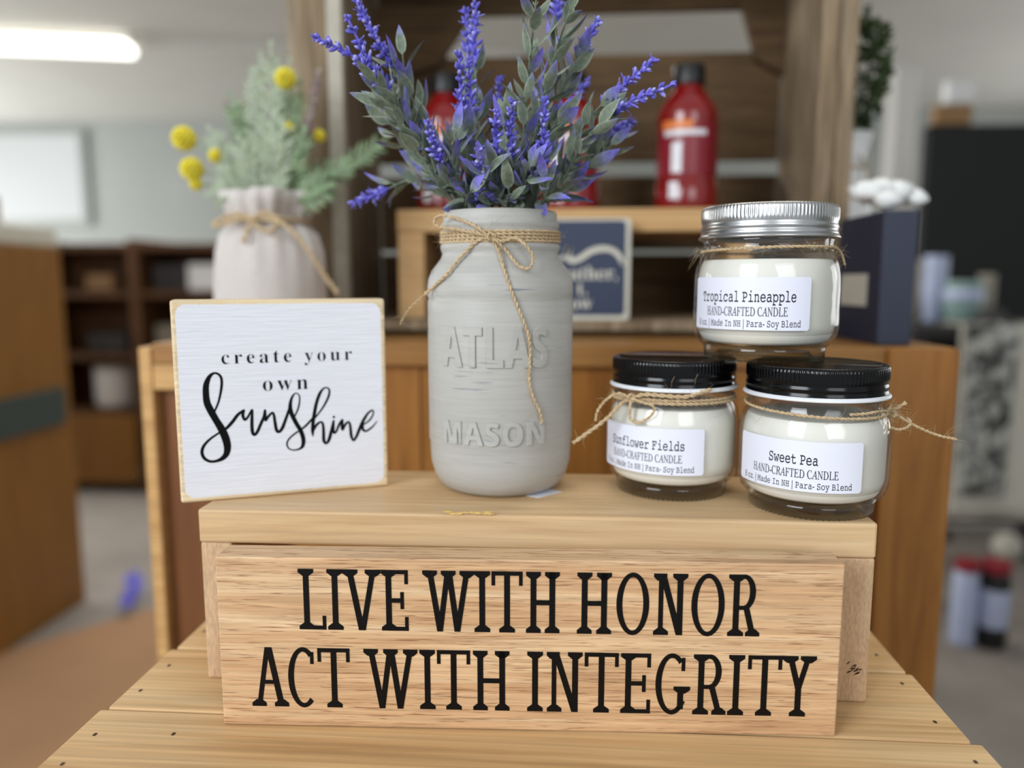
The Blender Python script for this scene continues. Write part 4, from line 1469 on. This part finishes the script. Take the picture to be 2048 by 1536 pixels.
def frond(tip, mid, Y, label, dark=False, Ln=0.020, npair=13):
    base = sack_top + np.array([random.uniform(-.016, .016), random.uniform(-.014, .014), 0])
    P = spline([base, at(*mid, Y), at(*tip, Y)], 40)
    t = thing('fern_frond', base, label, 'artificial stem', GF)
    MB().tube(P, np.linspace(0.0013, 0.0005, len(P)), 5).build('stem', M['fern_dark' if dark else 'fern'], t, smooth=True)
    T, A, B = frames(P)
    b = MB()
    for i in range(npair):
        u = 0.22 + 0.76 * i / npair
        j = int(u * (len(P) - 1))
        view = np.array([0.05, -1, 0.1])
        sd = np.cross(T[j], view)
        sd /= np.linalg.norm(sd)
        l_ = Ln * 1.2 * (1.15 - 0.6 * u) * random.uniform(.85, 1.15)
        for s_ in (1, -1, 0.25):
            d = T[j] * 0.75 + sd * s_ * 0.9 + view * random.uniform(-.1, .45)
            leaf(b, P[j], d, view + rnd_unit() * .3, l_, l_ * .27, random.uniform(-.2, .6), 0.25, 0.15, 4)
    leaf(b, P[-1], T[-1], np.array([0, -1., 0]), Ln * .5, Ln * .22, 0.3, 0.1, 0.1, 4)
    b.build('foliage', M['fern_dark' if dark else 'fern'], t, smooth=True)


random.seed(31)
frond((541, 98), (540, 270), 0.755, 'tallest dusty green fern frond, upright in the linen sack')
frond((505, 150), (520, 290), 0.765, 'dusty fern frond just left of the tallest one in the linen sack')
frond((597, 175), (570, 300), 0.765, 'dusty fern frond just right of the tallest one, below the upper yellow flower', True)
frond((462, 200), (500, 310), 0.77, 'green fern frond leaning left of the tall fronds in the linen sack', True)
frond((420, 262), (470, 340), 0.75, 'fern frond spreading left between the yellow flowers', False, .018)
frond((430, 392), (475, 385), 0.735, 'low fern frond hanging over the left rim of the linen sack', False, .020, 10)
frond((560, 255), (548, 340), 0.735, 'short pale fern frond in front of the tallest one', False, .022, 12)
frond((520, 120), (512, 260), 0.78, 'dusty fern frond close behind the tallest one on its left')
frond((578, 130), (560, 270), 0.78, 'dusty fern frond close behind the tallest one on its right')
frond((480, 285), (505, 350), 0.735, 'short pale fern frond at the front left of the tall fronds', False, .020, 11)
frond((605, 265), (580, 340), 0.74, 'short green fern frond at the front right of the tall fronds', True, .020, 11)
frond((445, 345), (480, 375), 0.74, 'short dusty fern frond just above the left rim of the sack', False, .018, 9)
frond((650, 372), (620, 385), 0.74, 'low dark fern frond drooping over the right rim of the sack', True, .022, 9)
frond((705, 330), (640, 350), 0.76, 'thin fern frond reaching right in front of the weathered crate side', True, .018, 9)
frond((762, 285), (680, 340), 0.775, 'long leafy frond reaching furthest right from the linen sack', True, .018, 10)


def yflower(px, py, r, Y, label):
    base = sack_top + np.array([random.uniform(-.016, .016), random.uniform(-.014, .014), 0])
    c = at(px, py, Y)
    mid = (base + c) / 2 + np.array([0, 0, 0.012])
    t = thing('yellow_flower_stem', base, label, 'artificial stem', GF)
    MB().tube(spline([base, mid, c], 24), 0.0011, 5).build('stem', M['fern_dark'], t, smooth=True)
    b = MB()
    R_ = r / 1538 * Y
    for i in range(90):
        y = 1 - 2 * (i + .5) / 90
        a = i * 2.39996
        u = np.array([math.sqrt(1 - y * y) * math.cos(a), math.sqrt(1 - y * y) * math.sin(a), y])
        bud(b, c + u * R_ * .55, u, R_ * .5, R_ * .17, 0)
    b.lathe([(R_ * .7 * math.sin(q) + 1e-5, -R_ * .7 * math.cos(q)) for q in np.linspace(0.01, PI - .01, 8)], 14, c)
    b.build('flower_head', M['yellow'], t, smooth=True)


yflower(368, 277, 24, .745, 'yellow ball flower reaching furthest left from the linen sack')
yflower(384, 338, 23, .74, 'yellow ball flower just below the leftmost one')
yflower(392, 368, 13, .742, 'small yellow flower low on the left, nearest the sack rim')
yflower(432, 311, 15, .75, 'small yellow flower right of the two left ball flowers')
yflower(571, 157, 21, .75, 'yellow ball flower high beside the tip of the tallest frond')
yflower(575, 257, 13, .755, 'small yellow flower at mid height right of the tallest frond')
yflower(638, 272, 13, .76, 'small yellow flower in front of the weathered crate side')


def plume(tip, mid, Y, label):
    base = sack_top + np.array([random.uniform(-.014, .014), random.uniform(-.014, .014), 0])
    P = spline([base, at(*mid, Y), at(*tip, Y)], 50)
    t = thing('pink_plume_stem', base, label, 'artificial stem', GF)
    MB().tube(P, 0.0011, 5).build('stem', M['fern_dark'], t, smooth=True)
    b = MB()
    for i in range(150):
        u = random.uniform(.35, 1)
        j = min(len(P) - 1, int(u * (len(P) - 1)))
        d = rnd_unit() + np.array([0, 0, .8])
        bud(b, P[j] + rnd_unit() * .0016, d, .0075 * (1.25 - .7 * u), .0011, 0)
    b.build('plume', M['pink'], t, smooth=True)


plume((640, 138), (606, 290), .75, 'dusty pink plume leaning right against the weathered crate side')
plume((447, 205), (500, 300), .775, 'dusty pink plume leaning left behind the dusty fern fronds')
#=====FAR=====

# ================================================================== lavender in the mason jar
LG = 'artificial lavender sprigs in the grey mason jar'
JM = np.array([GJ[0], GJ[1], GJ[2] + 0.172])


def sprig(path, Yt, f0, label, leaves=9, tint=(0.0, 0.6), lsz=1.0, wh=8, l0=0.22, top_tint=None, dense=6, seed=0):
    """path: pixels from the jar mouth to the tip; Yt: depth of the tip; f0: where the flower spike starts"""
    random.seed(1000 + seed)
    n = len(path)
    pts = []
    for i, (x, y) in enumerate(path):
        Y = GJ[1] + (Yt - GJ[1]) * ((i + 0.6) / (n - 0.4)) ** 0.9
        pts.append(at(x, y, Y))
    # the lowest point must pass through the mouth
    m = pts[0]
    dx = (m - JM)[:2]
    r = np.linalg.norm(dx)
    if r > 0.0275:
        m[:2] = JM[:2] + dx * 0.0275 / r
    m[2] = max(m[2], JM[2] + 0.001)
    base = np.array([JM[0] + (m[0] - JM[0]) * 0.45, JM[1] + (m[1] - JM[1]) * 0.45, JM[2] - 0.075])
    P = resample(spline([base] + pts, 90), 0.0016)
    s = np.r_[0, np.cumsum(np.linalg.norm(np.diff(P, axis=0), axis=1))]
    L_ = s[-1]
    t = thing('lavender_sprig', base, label, 'artificial lavender', LG)
    rad = np.interp(s / L_, [0, 0.6, 1], [0.0011, 0.0009, 0.0005])
    MB().tube(P, rad, 6).build('stem', M['stem'], t, smooth=True)
    T, A, B = frames(P)
    sm = 0.077 / L_
    f0 = sm + (1 - sm) * f0 if f0 < 1 else 1
    l_lo = sm + (1 - sm) * l0 * 0.35
    hi = f0 if f0 < 1 else 0.97
    b = MB()
    ph = random.uniform(0, 6)
    for i in range(leaves):
        u = l_lo + (hi - l_lo) * (i + 0.5) / leaves
        j = min(len(P) - 1, int(u * (len(P) - 1)))
        for q in (0, 1):
            a = ph + i * 1.9 + q * PI + random.uniform(-.5, .5)
            O = math.cos(a) * A[j] + math.sin(a) * B[j]
            k = random.uniform(0.45, 0.95)
            d = T[j] + O * k
            z_ok = P[j][2] > JM[2] + 0.004
            if not z_ok:
                continue
            sz = random.uniform(0.8, 1.25) * lsz
            nn = T[j] * k - O + rnd_unit() * 0.35
            # short stalk
            st = P[j] + d / np.linalg.norm(d) * 0.003
            tv = random.uniform(*tint) if random.random() < .8 else random.uniform(.4, .95)
            leaf(b, st, d, -nn if random.random() < .5 else nn, 0.0168 * sz, 0.0070 * sz * random.uniform(.85, 1.2), tv, random.uniform(-.25, .25), random.uniform(.1, .4), 7)
            b.tube([P[j], st], 0.0004, 4)
    if f0 >= 1:
        leaf(b, P[-1], T[-1], np.array([0.2, -1, .1]) + rnd_unit() * .4, 0.017 * lsz, 0.0066 * lsz, tint[1], 0.1, .2, 7)
    for v in range(len(b.v)):
        if v not in b.uv:
            b.uv[v] = (0.5, 0.1)
            b.t[v] = 0.0
    b.build('foliage', M['leaf'], t, smooth=True)
    if f0 < 1:
        f = MB()
        sl = (1 - f0) * L_
        nw = max(5, int(sl / 0.0055))
        for i in range(nw + 1):
            u = f0 + (1 - f0) * (i + 0.3) / (nw + 0.3)
            j = min(len(P) - 1, int(u * (len(P) - 1)))
            k = i / nw
            cnt = dense if i < nw else 5
            p0 = random.uniform(0, 6)
            for q in range(cnt):
                a = p0 + 2 * PI * q / cnt + random.uniform(-.3, .3)
                O = math.cos(a) * A[j] + math.sin(a) * B[j]
                lift = random.uniform(0.45, 1.7) if i < nw else random.uniform(.9, 2.2)
                l_ = random.uniform(0.0036, 0.0070) * (1.15 - 0.4 * k)
                bud(f, P[max(0, j - random.randint(0, 1))] + T[j] * random.uniform(-.0012, .0012), O + T[j] * lift, l_, random.uniform(.0008, .00135), random.uniform(-.25, .75))
            for q in range(2):      # thin bracts
                a = random.uniform(0, 6.28)
                O = math.cos(a) * A[j] + math.sin(a) * B[j]
                bud(f, P[j], O * 1.2 + T[j] * random.uniform(.2, 1.2), random.uniform(.005, .0085) * (1.1 - .4 * k), .00042, random.uniform(0, .5))
        jj = int(f0 * (len(P) - 1))
        f.tube(P[jj:], np.linspace(.0010, .0007, len(P) - jj), 6)
        for v in range(len(f.v)):
            if v not in f.uv:
                f.uv[v] = (0.5, 0.3)
                f.t[v] = 0.3
        f.build('flower_spike', M['bud'], t, smooth=True)
    return t


SP = [
    # tall left fan
    ([(925, 425), (880, 340), (830, 210), (770, 110), (712, 2)], .470, .70, 'lavender sprig whose spike runs off the picture top at its left', 9, (0, .4)),
    ([(918, 425), (870, 330), (800, 210), (745, 135), (697, 40)], .455, .66, 'lavender sprig with thick spike second from the left, pointing steeply up', 9, (0, .5)),
    ([(912, 428), (862, 345), (795, 230), (720, 125), (636, 76)], .450, .72, 'lavender sprig reaching furthest left at the height of the crate side', 9, (0, .4)),
    ([(915, 428), (865, 360), (820, 300), (780, 245), (756, 190)], .500, .80, 'lavender sprig low on the left with a short blurred spike', 9, (.1, .7)),
    ([(905, 430), (870, 385), (820, 362), (770, 380), (708, 406)], .520, .70, 'lavender sprig drooping lowest on the left over the jar shoulder', 5, (.2, .8)),
    # centre back
    ([(985, 425), (970, 330), (955, 210), (950, 110), (952, 12)], .490, .72, 'tallest upright lavender spike at the centre of the bouquet', 8, (.1, .7)),
    ([(975, 425), (955, 330), (940, 220), (938, 120), (932, 28)], .500, .74, 'thin upright lavender spike just left of the tallest centre one', 6, (.1, .7)),
    ([(960, 428), (945, 350), (930, 270), (922, 200), (918, 118)], .465, .60, 'full lavender spike left of centre in front of the dark crate inside', 8, (.2, .8)),
    ([(968, 428), (958, 350), (946, 270), (942, 210), (938, 128)], .470, .66, 'lavender spike touching the full one on its right, left of centre', 7, (.2, .8)),
    # front centre short
    ([(962, 428), (960, 405), (958, 375), (957, 340), (957, 300)], .446, .25, 'short lavender spike at the front above the twine knot', 5, (.3, .9)),
    ([(1000, 428), (998, 390), (995, 340), (993, 280), (992, 226)], .445, .52, 'front lavender spike left of the central pair', 6, (.2, .8)),
    ([(1018, 428), (1020, 380), (1022, 320), (1022, 260), (1024, 208)], .445, .52, 'front lavender spike right of the central pair', 6, (.2, .8)),
    ([(1065, 428), (1075, 390), (1083, 330), (1088, 270), (1090, 206)], .448, .50, 'thick front lavender spike right of centre above the jar rim', 6, (.3, .9)),
    ([(1000, 425), (1004, 330), (1005, 240), (1000, 200), (998, 160)], .505, .62, 'lavender spike in the middle of the bouquet behind the central pair', 8, (.0, .4)),
    ([(935, 428), (905, 370), (882, 320), (868, 290), (858, 252)], .455, .60, 'small lavender spike low on the left in front of a red bottle', 5, (.3, .9)),
    # right fan
    ([(1078, 428), (1120, 350), (1170, 250), (1225, 190), (1302, 126)], .470, .68, 'upper of the two lavender spikes pointing right toward the red bottle', 9, (.0, .5)),
    ([(1085, 430), (1125, 360), (1175, 275), (1240, 215), (1343, 170)], .462, .66, 'lower right lavender spike whose tip touches the red bottle', 9, (.0, .5)),
    ([(1060, 428), (1085, 320), (1110, 220), (1150, 130), (1195, 44)], .478, .82, 'lavender sprig leaning right with a small spike against the pale crate gap', 11, (.1, .7)),
    ([(1090, 430), (1130, 380), (1180, 320), (1215, 275), (1262, 245)], .500, .84, 'lavender sprig spreading low right with pointed violet leaves', 9, (.3, .9)),
    ([(1090, 430), (1115, 400), (1145, 360), (1180, 330), (1222, 290)], .490, 1, 'leafy lavender sprig lowest on the right over the jar shoulder', 8, (.2, .8)),
    ([(1055, 428), (1085, 330), (1110, 260), (1140, 210), (1172, 168)], .535, .60, 'blurred lavender spike at the back right of the bouquet', 7, (.1, .6)),
    # leafy tops
    ([(1040, 428), (1045, 320), (1052, 200), (1062, 100), (1075, -25)], .455, 1, 'tall leafy lavender stem running off the picture top right of centre', 15, (.0, .35)),
    ([(1050, 428), (1062, 320), (1080, 220), (1110, 110), (1140, 20)], .460, 1, 'tall leafy lavender stem leaning right beside the one leaving the picture', 14, (.0, .5)),
    ([(1045, 425), (1070, 300), (1090, 190), (1108, 90), (1118, -20)], .520, .86, 'blurred lavender stem at the back with violet leaves at the picture top', 10, (.5, 1.0)),
    ([(940, 428), (900, 330), (850, 250), (815, 180), (805, 110)], .475, 1, 'leafy lavender stem on the left ending in one broad violet leaf', 11, (.0, .4)),
    ([(930, 428), (885, 350), (830, 270), (790, 225), (755, 208)], .462, 1, 'leafy lavender stem on the left with olive leaves beside the crate', 12, (.0, .3)),
    ([(985, 428), (990, 380), (1000, 330), (1010, 280), (1015, 225)], .470, 1, 'leafy stem in the middle of the bouquet just behind the front spikes', 11, (.0, .3)),
    ([(1035, 428), (1050, 380), (1075, 320), (1100, 270), (1130, 230)], .470, 1, 'leafy stem right of centre in front of a red bottle', 11, (.0, .4)),
    ([(950, 428), (930, 390), (912, 350), (905, 310), (912, 262)], .460, 1, 'leafy stem left of centre with violet tipped leaves', 9, (.3, .9)),
    ([(940, 429), (935, 420), (932, 408), (936, 392), (945, 378)], .452, 1, 'short violet leaf cluster at the left front of the jar rim', 3, (.7, 1.0)),
    ([(1015, 429), (1016, 418), (1016, 405), (1018, 390), (1018, 372)], .450, 1, 'short green leaf cluster at the middle front of the jar rim', 4, (-.3, .1)),
    ([(1070, 429), (1078, 415), (1088, 400), (1092, 380), (1088, 355)], .455, 1, 'short violet leaf cluster at the right front of the jar rim', 4, (.5, 1.0)),
    ([(1030, 428), (1038, 400), (1045, 370), (1052, 345), (1058, 325)], .450, 1, 'short leafy stem with one violet leaf right of the central pair', 5, (.4, .9)),
    ([(985, 428), (985, 405), (978, 380), (975, 355), (968, 330)], .452, 1, 'short leafy stem between the front spikes left of the central pair', 5, (.2, .9)),
]
for i, (path, Yt, f0, lab, nl, tint) in enumerate(SP):
    sprig(path, Yt, f0, lab, nl, tint, seed=i)

# ================================================================== the shop behind
# ceiling lamps
for i, (px, py, Y, ln, lab) in enumerate(((-120, 78, 4.55, 2.3, 'long lit fluorescent ceiling lamp at the upper left'),)):
    xe, xs_ = at(262, 108, 4.7), at(-330, 40, 4.35)
    d = xe - xs_
    d[2] = 0
    L_ = float(np.linalg.norm(d))
    c = (xe + xs_) / 2
    c[2] = CEIL - 0.075
    lp = thing('ceiling_lamp', c, lab, 'ceiling lamp', None, math.atan2(d[1], d[0]))
    MB().prism([(0.105 * math.cos(a), -0.065 * math.sin(a)) for a in np.linspace(0, PI, 14)], lambda u, v, t: (t, u, v + 0.03), -L_ / 2, L_ / 2).build('diffuser', M['lamp'], lp, org=(0, 0, 0), autos=40)
    MB().box(-L_ / 2 - .02, L_ / 2 + .02, -.07, .07, .0305, .0748).build('lamp_housing', M['steel_post'], lp, org=(0, 0, 0))
    MB().box(L_ / 2 + 0.03, L_ / 2 + 2.4, -.06, .06, .0305, .0748).build('unlit_housing', M['steel_post'], lp, org=(0, 0, 0))
# daylit window and pale panels on the back wall
wn = boxo('window_1', *sorted((at(-260, 300, 6.98)[0], at(172, 300, 6.98)[0])), 6.955, 6.999, at(0, 452, 6.98)[2], at(0, 262, 6.98)[2], M['wall'])
struct(wn)
bb = MB()
x0, x1 = sorted((at(-260, 300, 6.98)[0] + .05, at(172, 300, 6.98)[0] - .05))
bb.box(x0, x1, 6.945, 6.954, at(0, 448, 6.98)[2] + .04, at(0, 262, 6.98)[2] - .05)
wp = bb.build('window_pane', M['pane'], None, org=wn.location)
sub(wp, wn)


# amber counter on the left
CYY, CYB = 1.50, 2.20
kx1 = float(at(150, 900, CYB)[0])
kx0 = kx1 - 1.2
kz0, kz1 = float(at(130, 494, CYB)[2]), float(at(130, 456, CYB)[2])
co = thing('shop_counter', ((kx0 + kx1) / 2, CYY, 0), 'amber wooden shop counter standing on the floor at the left edge', 'counter')
boxo('counter_body', kx0, kx1, CYY, CYB, 0, kz0, M['counter'], co, bevel=.004)
boxo('worktop', kx0 - .01, kx1 - .012, CYY - .015, CYB + .01, kz0 + .0005, kz1, M['cream'], co, bevel=.006)
boxo('trim_band', kx1 + .0005, kx1 + .016, CYY, CYB - .05, at(130, 838, CYB)[2], at(130, 770, CYB)[2], M['teal_cloth'], co)
tag(boxo('wooden_tray', kx1 - .55, kx1 - .06, 1.72, 2.05, kz1 + .001, kz1 + .075, M['counter'], None, bevel=.004), 'amber tray lying on the pale worktop of the counter', 'tray')


def bxt(name, px0, px1, py0, py1, Y, depth, mat, label, cat, z0):
    a, b_ = at(px0, py1, Y), at(px1, py0, Y)
    o = boxo(name, a[0], b_[0], Y, Y + depth, z0, z0 + b_[2] - a[2], mat, None, bevel=0.004)
    return tag(o, label, cat)


# dark shelf unit further back
HY = 3.40
hx = lambda px: float(at(px, 500, HY)[0])
hz = lambda py: float(at(300, py, HY)[2])
un = thing('shelf_unit', (hx(380), HY, 0), 'dark brown shelf unit far behind, between the counter and the linen sack', 'shelf unit')
for px in (40, 262, 478, 620):
    boxo('upright', hx(px) - .022, hx(px) + .022, HY, HY + .34, 0, hz(478), M['shelf_brown'], un)
for py in (486, 582, 708, 822):
    boxo('shelf_board', hx(40) + .023, hx(620) - .023, HY + .012, HY + .335, hz(py) - .03, hz(py), M['shelf_brown'], un)
boxo('back_panel', hx(40), hx(620), HY + .341, HY + .352, 0.02, hz(478), M['shelf_brown'], un)
for a, c in ((44, 258), (266, 474), (482, 616)):
    boxo('cupboard_door', hx(a) + .02, hx(c) - .02, HY - .012, HY + .006, .05, hz(832), M['counter'], un, bevel=.003)


def on_shelf(py):
    return hz(py) + .001


bxt('white_box', 376, 452, 506, 560, HY + .04, .2, M['white'], 'small bright white box on the dark shelf, left of the linen sack', 'box', on_shelf(582))
m_ = thing('white_canister', (hx(172), HY + .16, on_shelf(822)), 'round white canister on the lowest shelf of the dark shelf unit', 'canister')
rr = .092
MB().lathe([(.001, 0), (rr * .9, 0), (rr, .01), (rr, .165), (rr * .96, .175), (.001, .175)], 40, m_.location).build('canister_body', M['white'], m_, autos=40)
MB().lathe([(rr * 1.03, .1755), (rr * 1.03, .192), (rr * .9, .198), (.001, .198)], 40, m_.location).build('canister_lid', M['cream'], m_, autos=40)
for px0, px1, py, h, mname, lab in ((150, 205, 582, .075, 'brownbox', 'small brown carton on the second shelf of the dark unit'), (145, 225, 708, .09, 'dark_grey', 'grey folded fabric on the third shelf of the dark unit'), (285, 345, 708, .13, 'taupe', 'pale grey carton on the third shelf behind the square sign'), (288, 362, 582, .12, 'dark_grey', 'dark grey bin on the second shelf of the dark unit')):
    z = on_shelf(py)
    o = boxo('storage_bin' if 'bin' in lab else ('folded_fabric' if 'fabric' in lab else 'carton'), hx(px0), hx(px1), HY + .06, HY + .27, z, z + h, M[mname], None, bevel=.008)
    tag(o, lab, 'bin' if 'bin' in lab else ('fabric' if 'fabric' in lab else 'carton'))

# tan mat on the floor, lavender sprig fallen behind it
b = MB()
P4 = []
for px, py in ((-500, 1560), (-420, 1440), (300, 1222), (700, 1100), (900, 1700)):
    q = on_plane(px, py, np.array([0, 0, 0.]), np.array([0, 0, 1.]))
    P4.append((q[0], q[1]))
P4 = [P4[1], P4[2], (P4[2][0] + .25, P4[2][1] + .08), (-.45, 0.2), (P4[1][0], 0.2)]
b.prism(P4, lambda u, v, t: (u, v, t), 0.0005, 0.008)
tag(b.build('floor_mat', M['mat_tan'], None, org=(P4[0][0], P4[0][1], 0)), 'tan floor mat spread on the grey floor in front of the counter', 'mat')
fl = on_plane(270, 1200, np.array([0, 0, 0.]), np.array([0, 0, 1.]))
fq = thing('fallen_sprig', fl, 'blurred violet sprig lying on the floor left of the stained cabinet', 'artificial lavender')
b = MB()
random.seed(77)
P = spline([fl + np.array([.05, -.12, .035]), fl + np.array([0.0, 0.0, .05]), fl + np.array([-.06, .10, .03])], 30)
for i in range(130):
    j = random.randrange(len(P))
    d = rnd_unit()
    d[2] = abs(d[2]) * .6
    bud(b, P[j], d, random.uniform(.02, .034), .007, .3)
b.build('flower_spike', M['bud'], fq, smooth=True)
MB().tube(P, .004, 6).build('stem', M['stem'], fq)

# right side: black panel, white post, table with crockery, cloth, bottles
BY = 3.1
a_, c_ = at(1858, 250, BY), at(2400, 660, BY)
bp_ = thing('black_display_panel', ((a_[0] + c_[0]) / 2, BY, 0), 'tall black display panel standing at the right edge', 'display panel')
boxo('panel', a_[0], c_[0], BY, BY + .05, .03, a_[2], M['black_panel'], bp_, bevel=.004)
boxo('foot', a_[0] + .05, a_[0] + .12, BY - .15, BY + .2, 0, .0295, M['black_panel'], bp_)
boxo('foot', c_[0] - .12, c_[0] - .05, BY - .15, BY + .2, 0, .0295, M['black_panel'], bp_)
q0, q1 = at(1783, 300, 4.2), at(1832, 300, 4.2)
wpz = float(at(1800, 132, 4.2)[2])
wpost = thing('white_display_post', ((q0[0] + q1[0]) / 2, 4.2, 0), 'slim white post standing behind the navy box', 'post')
boxo('post', q0[0], q1[0], 4.2, 4.2 + (q1[0] - q0[0]), .02, wpz, M['steel_post'], wpost, bevel=.01)
boxo('base_plate', q0[0] - .12, q1[0] + .12, 4.08, 4.2 + (q1[0] - q0[0]) + .12, 0, .0195, M['steel_post'], wpost, bevel=.004)
q = at(1912, 250, 3.14)
bo = boxo('brown_box', at(1868, 250, 3.1)[0], at(1945, 250, 3.1)[0], 3.10, 3.145, a_[2] + .0005, a_[2] + .075, M['brownbox'], None, bevel=.01)
tag(bo, 'brown box resting on top of the black display panel', 'box')
bo2 = boxo('white_carton', at(1888, 250, 3.1)[0], at(1952, 250, 3.1)[0], 3.105, 3.145, a_[2] + .0760, a_[2] + .165, M['white'], None, bevel=.015)
tag(bo2, 'white carton on the brown box above the black panel', 'carton')

TY = 2.35
tz = float(at(1950, 652, TY)[2])
t0, t1 = float(at(1826, 650, TY)[0]), float(at(2300, 650, TY)[0])
tb = thing('side_table', ((t0 + t1) / 2, TY + .25, 0), 'dark side table behind the cabinet at the right, carrying crockery', 'table')
boxo('tabletop', t0, t1, TY, TY + .5, tz - .03, tz, M['dark_grey'], tb, bevel=.004)
for x in (t0 + .01, t1 - .05):
    for y in (TY + .02, TY + .44):
        boxo('leg', x, x + .04, y, y + .04, 0, tz - .0305, M['dark_grey'], tb)


def pot(name, px0, px1, pyt, Y, mat, label, cat, flare=1.0, extra=None):
    a, b_ = at(px0, pyt, Y), at(px1, pyt, Y)
    c = np.array([(a[0] + b_[0]) / 2, Y, tz + .0005])
    r, h = (b_[0] - a[0]) / 2, float(a[2]) - tz
    t = thing(name, c, label, cat)
    MB().lathe([(.001, .004), (r * .7 / flare, 0), (r * .8 / flare, .004), (r, h * .5), (r * .95, h * .9), (r * .99, h), (r * .9, h), (r * .86, h * .55), (.001, h * .1)], 40, c).build('body', M[mat], t, smooth=True)
    if extra:
        MB().lathe([(r * 1.02, h * .55), (r * 1.03, h * .6), (r * 1.0, h * .8), (r * .97, h * .8), (r * .97, h * .6)], 40, c, closed=True).build('band', M[extra], t, smooth=True)
    return t


pot('clay_jar', 1806, 1846, 520, 2.62, 'taupe', 'taupe clay jar on the side table beside the navy box', 'jar')
pot('white_pitcher', 1850, 1898, 512, 2.56, 'lavblue', 'tall pale pitcher on the side table, right of the taupe jar', 'pitcher')
pot('aqua_mug', 1892, 1966, 562, 2.48, 'aqua', 'wide aqua mug with pale band on the side table', 'mug', 1.0, 'lavblue')
pot('cream_cup', 1958, 1992, 548, 2.60, 'taupe', 'small cream cup on the side table, right of the aqua mug', 'cup')
# draped cloths over the table front
def drape(name, px0, px1, pyb, Y, mat, label, cat, hem=None, lift=.0):
    x0, x1 = float(at(px0, 700, Y)[0]), float(at(px1, 700, Y)[0])
    zb = float(at(1960, pyb, Y)[2])
    b = MB()
    rows = []
    for i in range(17):
        rw = []
        for k in range(33):
            u = k / 32
            if i < 4:
                y, z = TY + .10 - .035 * i + (Y - TY) * i / 4, tz + .003 + lift
            else:
                y, z = Y - .006 - .010 * math.sin(u * 17) * (i - 4) / 12, tz - (tz - zb) * (i - 4) / 12
            rw.append((x0 + (x1 - x0) * u, y, z))
        rows.append(rw)
    b.grid(rows)
    o = b.build(name, M[mat], None, smooth=True, org=((x0 + x1) / 2, Y, zb))
    s_ = o.modifiers.new('thickness', 'SOLIDIFY')
    s_.thickness = .003
    return tag(o, label, cat)


drape('white_cloth', 1916, 2290, 1036, TY - .020, 'cream', 'pale cloth hanging down the front of the side table', 'cloth')
drape('printed_towel', 1930, 2032, 990, TY - .045, 'mottled', 'black and white mottled towel hanging over the pale cloth', 'towel', lift=.006)
lm = thing('cloth_bundle', (float(at(1990, 690, TY)[0]), TY + .03, tz + .010), 'dark grey rounded bundle lying at the front edge of the side table', 'bundle')
hr = .040
MB().lathe([(.001, 0), (hr * 1.35, 0), (hr * 1.38, .004), (hr, .008), (hr * .9, .028), (hr * .5, .042), (.001, .045)], 40, lm.location).build('bundle_body', M['dark_grey'], lm, smooth=True)


def fbottle(px0, px1, pyt, pyb, mat, bandmat, label):
    xm = (px0 + px1) / 2
    c = on_plane(xm, pyb, np.array([0, 0, 0.]), np.array([0, 0, 1.]))
    Y = c[1]
    r = (float(at(px1, pyb, Y)[0]) - float(at(px0, pyb, Y)[0])) / 2
    h = float(at(xm, pyt, Y)[2])
    t = thing('floor_bottle', c, label, 'bottle')
    MB().lathe([(.001, .001), (r * .95, .001), (r, .008), (r, h * .80), (r * .85, h * .88), (r * .6, h * .90), (.001, h * .90)], 40, c).build('bottle_body', M[mat], t, smooth=True)
    MB().lathe([(r * .95, h * .885), (r * 1.0, h * .91), (r * .95, h), (.001, h)], 40, c).build('cap', M['crimson'], t, autos=40)
    if bandmat:
        MB().lathe([(r * 1.005, h * .25), (r * 1.02, h * .26), (r * 1.02, h * .68), (r * 1.005, h * .69)], 40, c).build('label', M[bandmat], t, autos=40)


fbottle(1898, 1946, 1120, 1285, 'lavblue', None, 'pale blue bottle with crimson cap on the floor beside the cabinet')
fbottle(1952, 2008, 1122, 1290, 'black_panel', 'lavblue', 'black bottle with pale label and crimson cap on the floor')
bq = thing('white_ball', on_plane(2012, 1120, np.array([0, 0, 0.]), np.array([0, 0, 1.])), 'round pale ball on the floor below the hanging cloth', 'ball')
MB().lathe([(.05 * math.sin(q) + 1e-5, .05 - .05 * math.cos(q)) for q in np.linspace(.01, PI - .01, 16)], 28, bq.location).build('ball_body', M['cream'], bq, smooth=True)
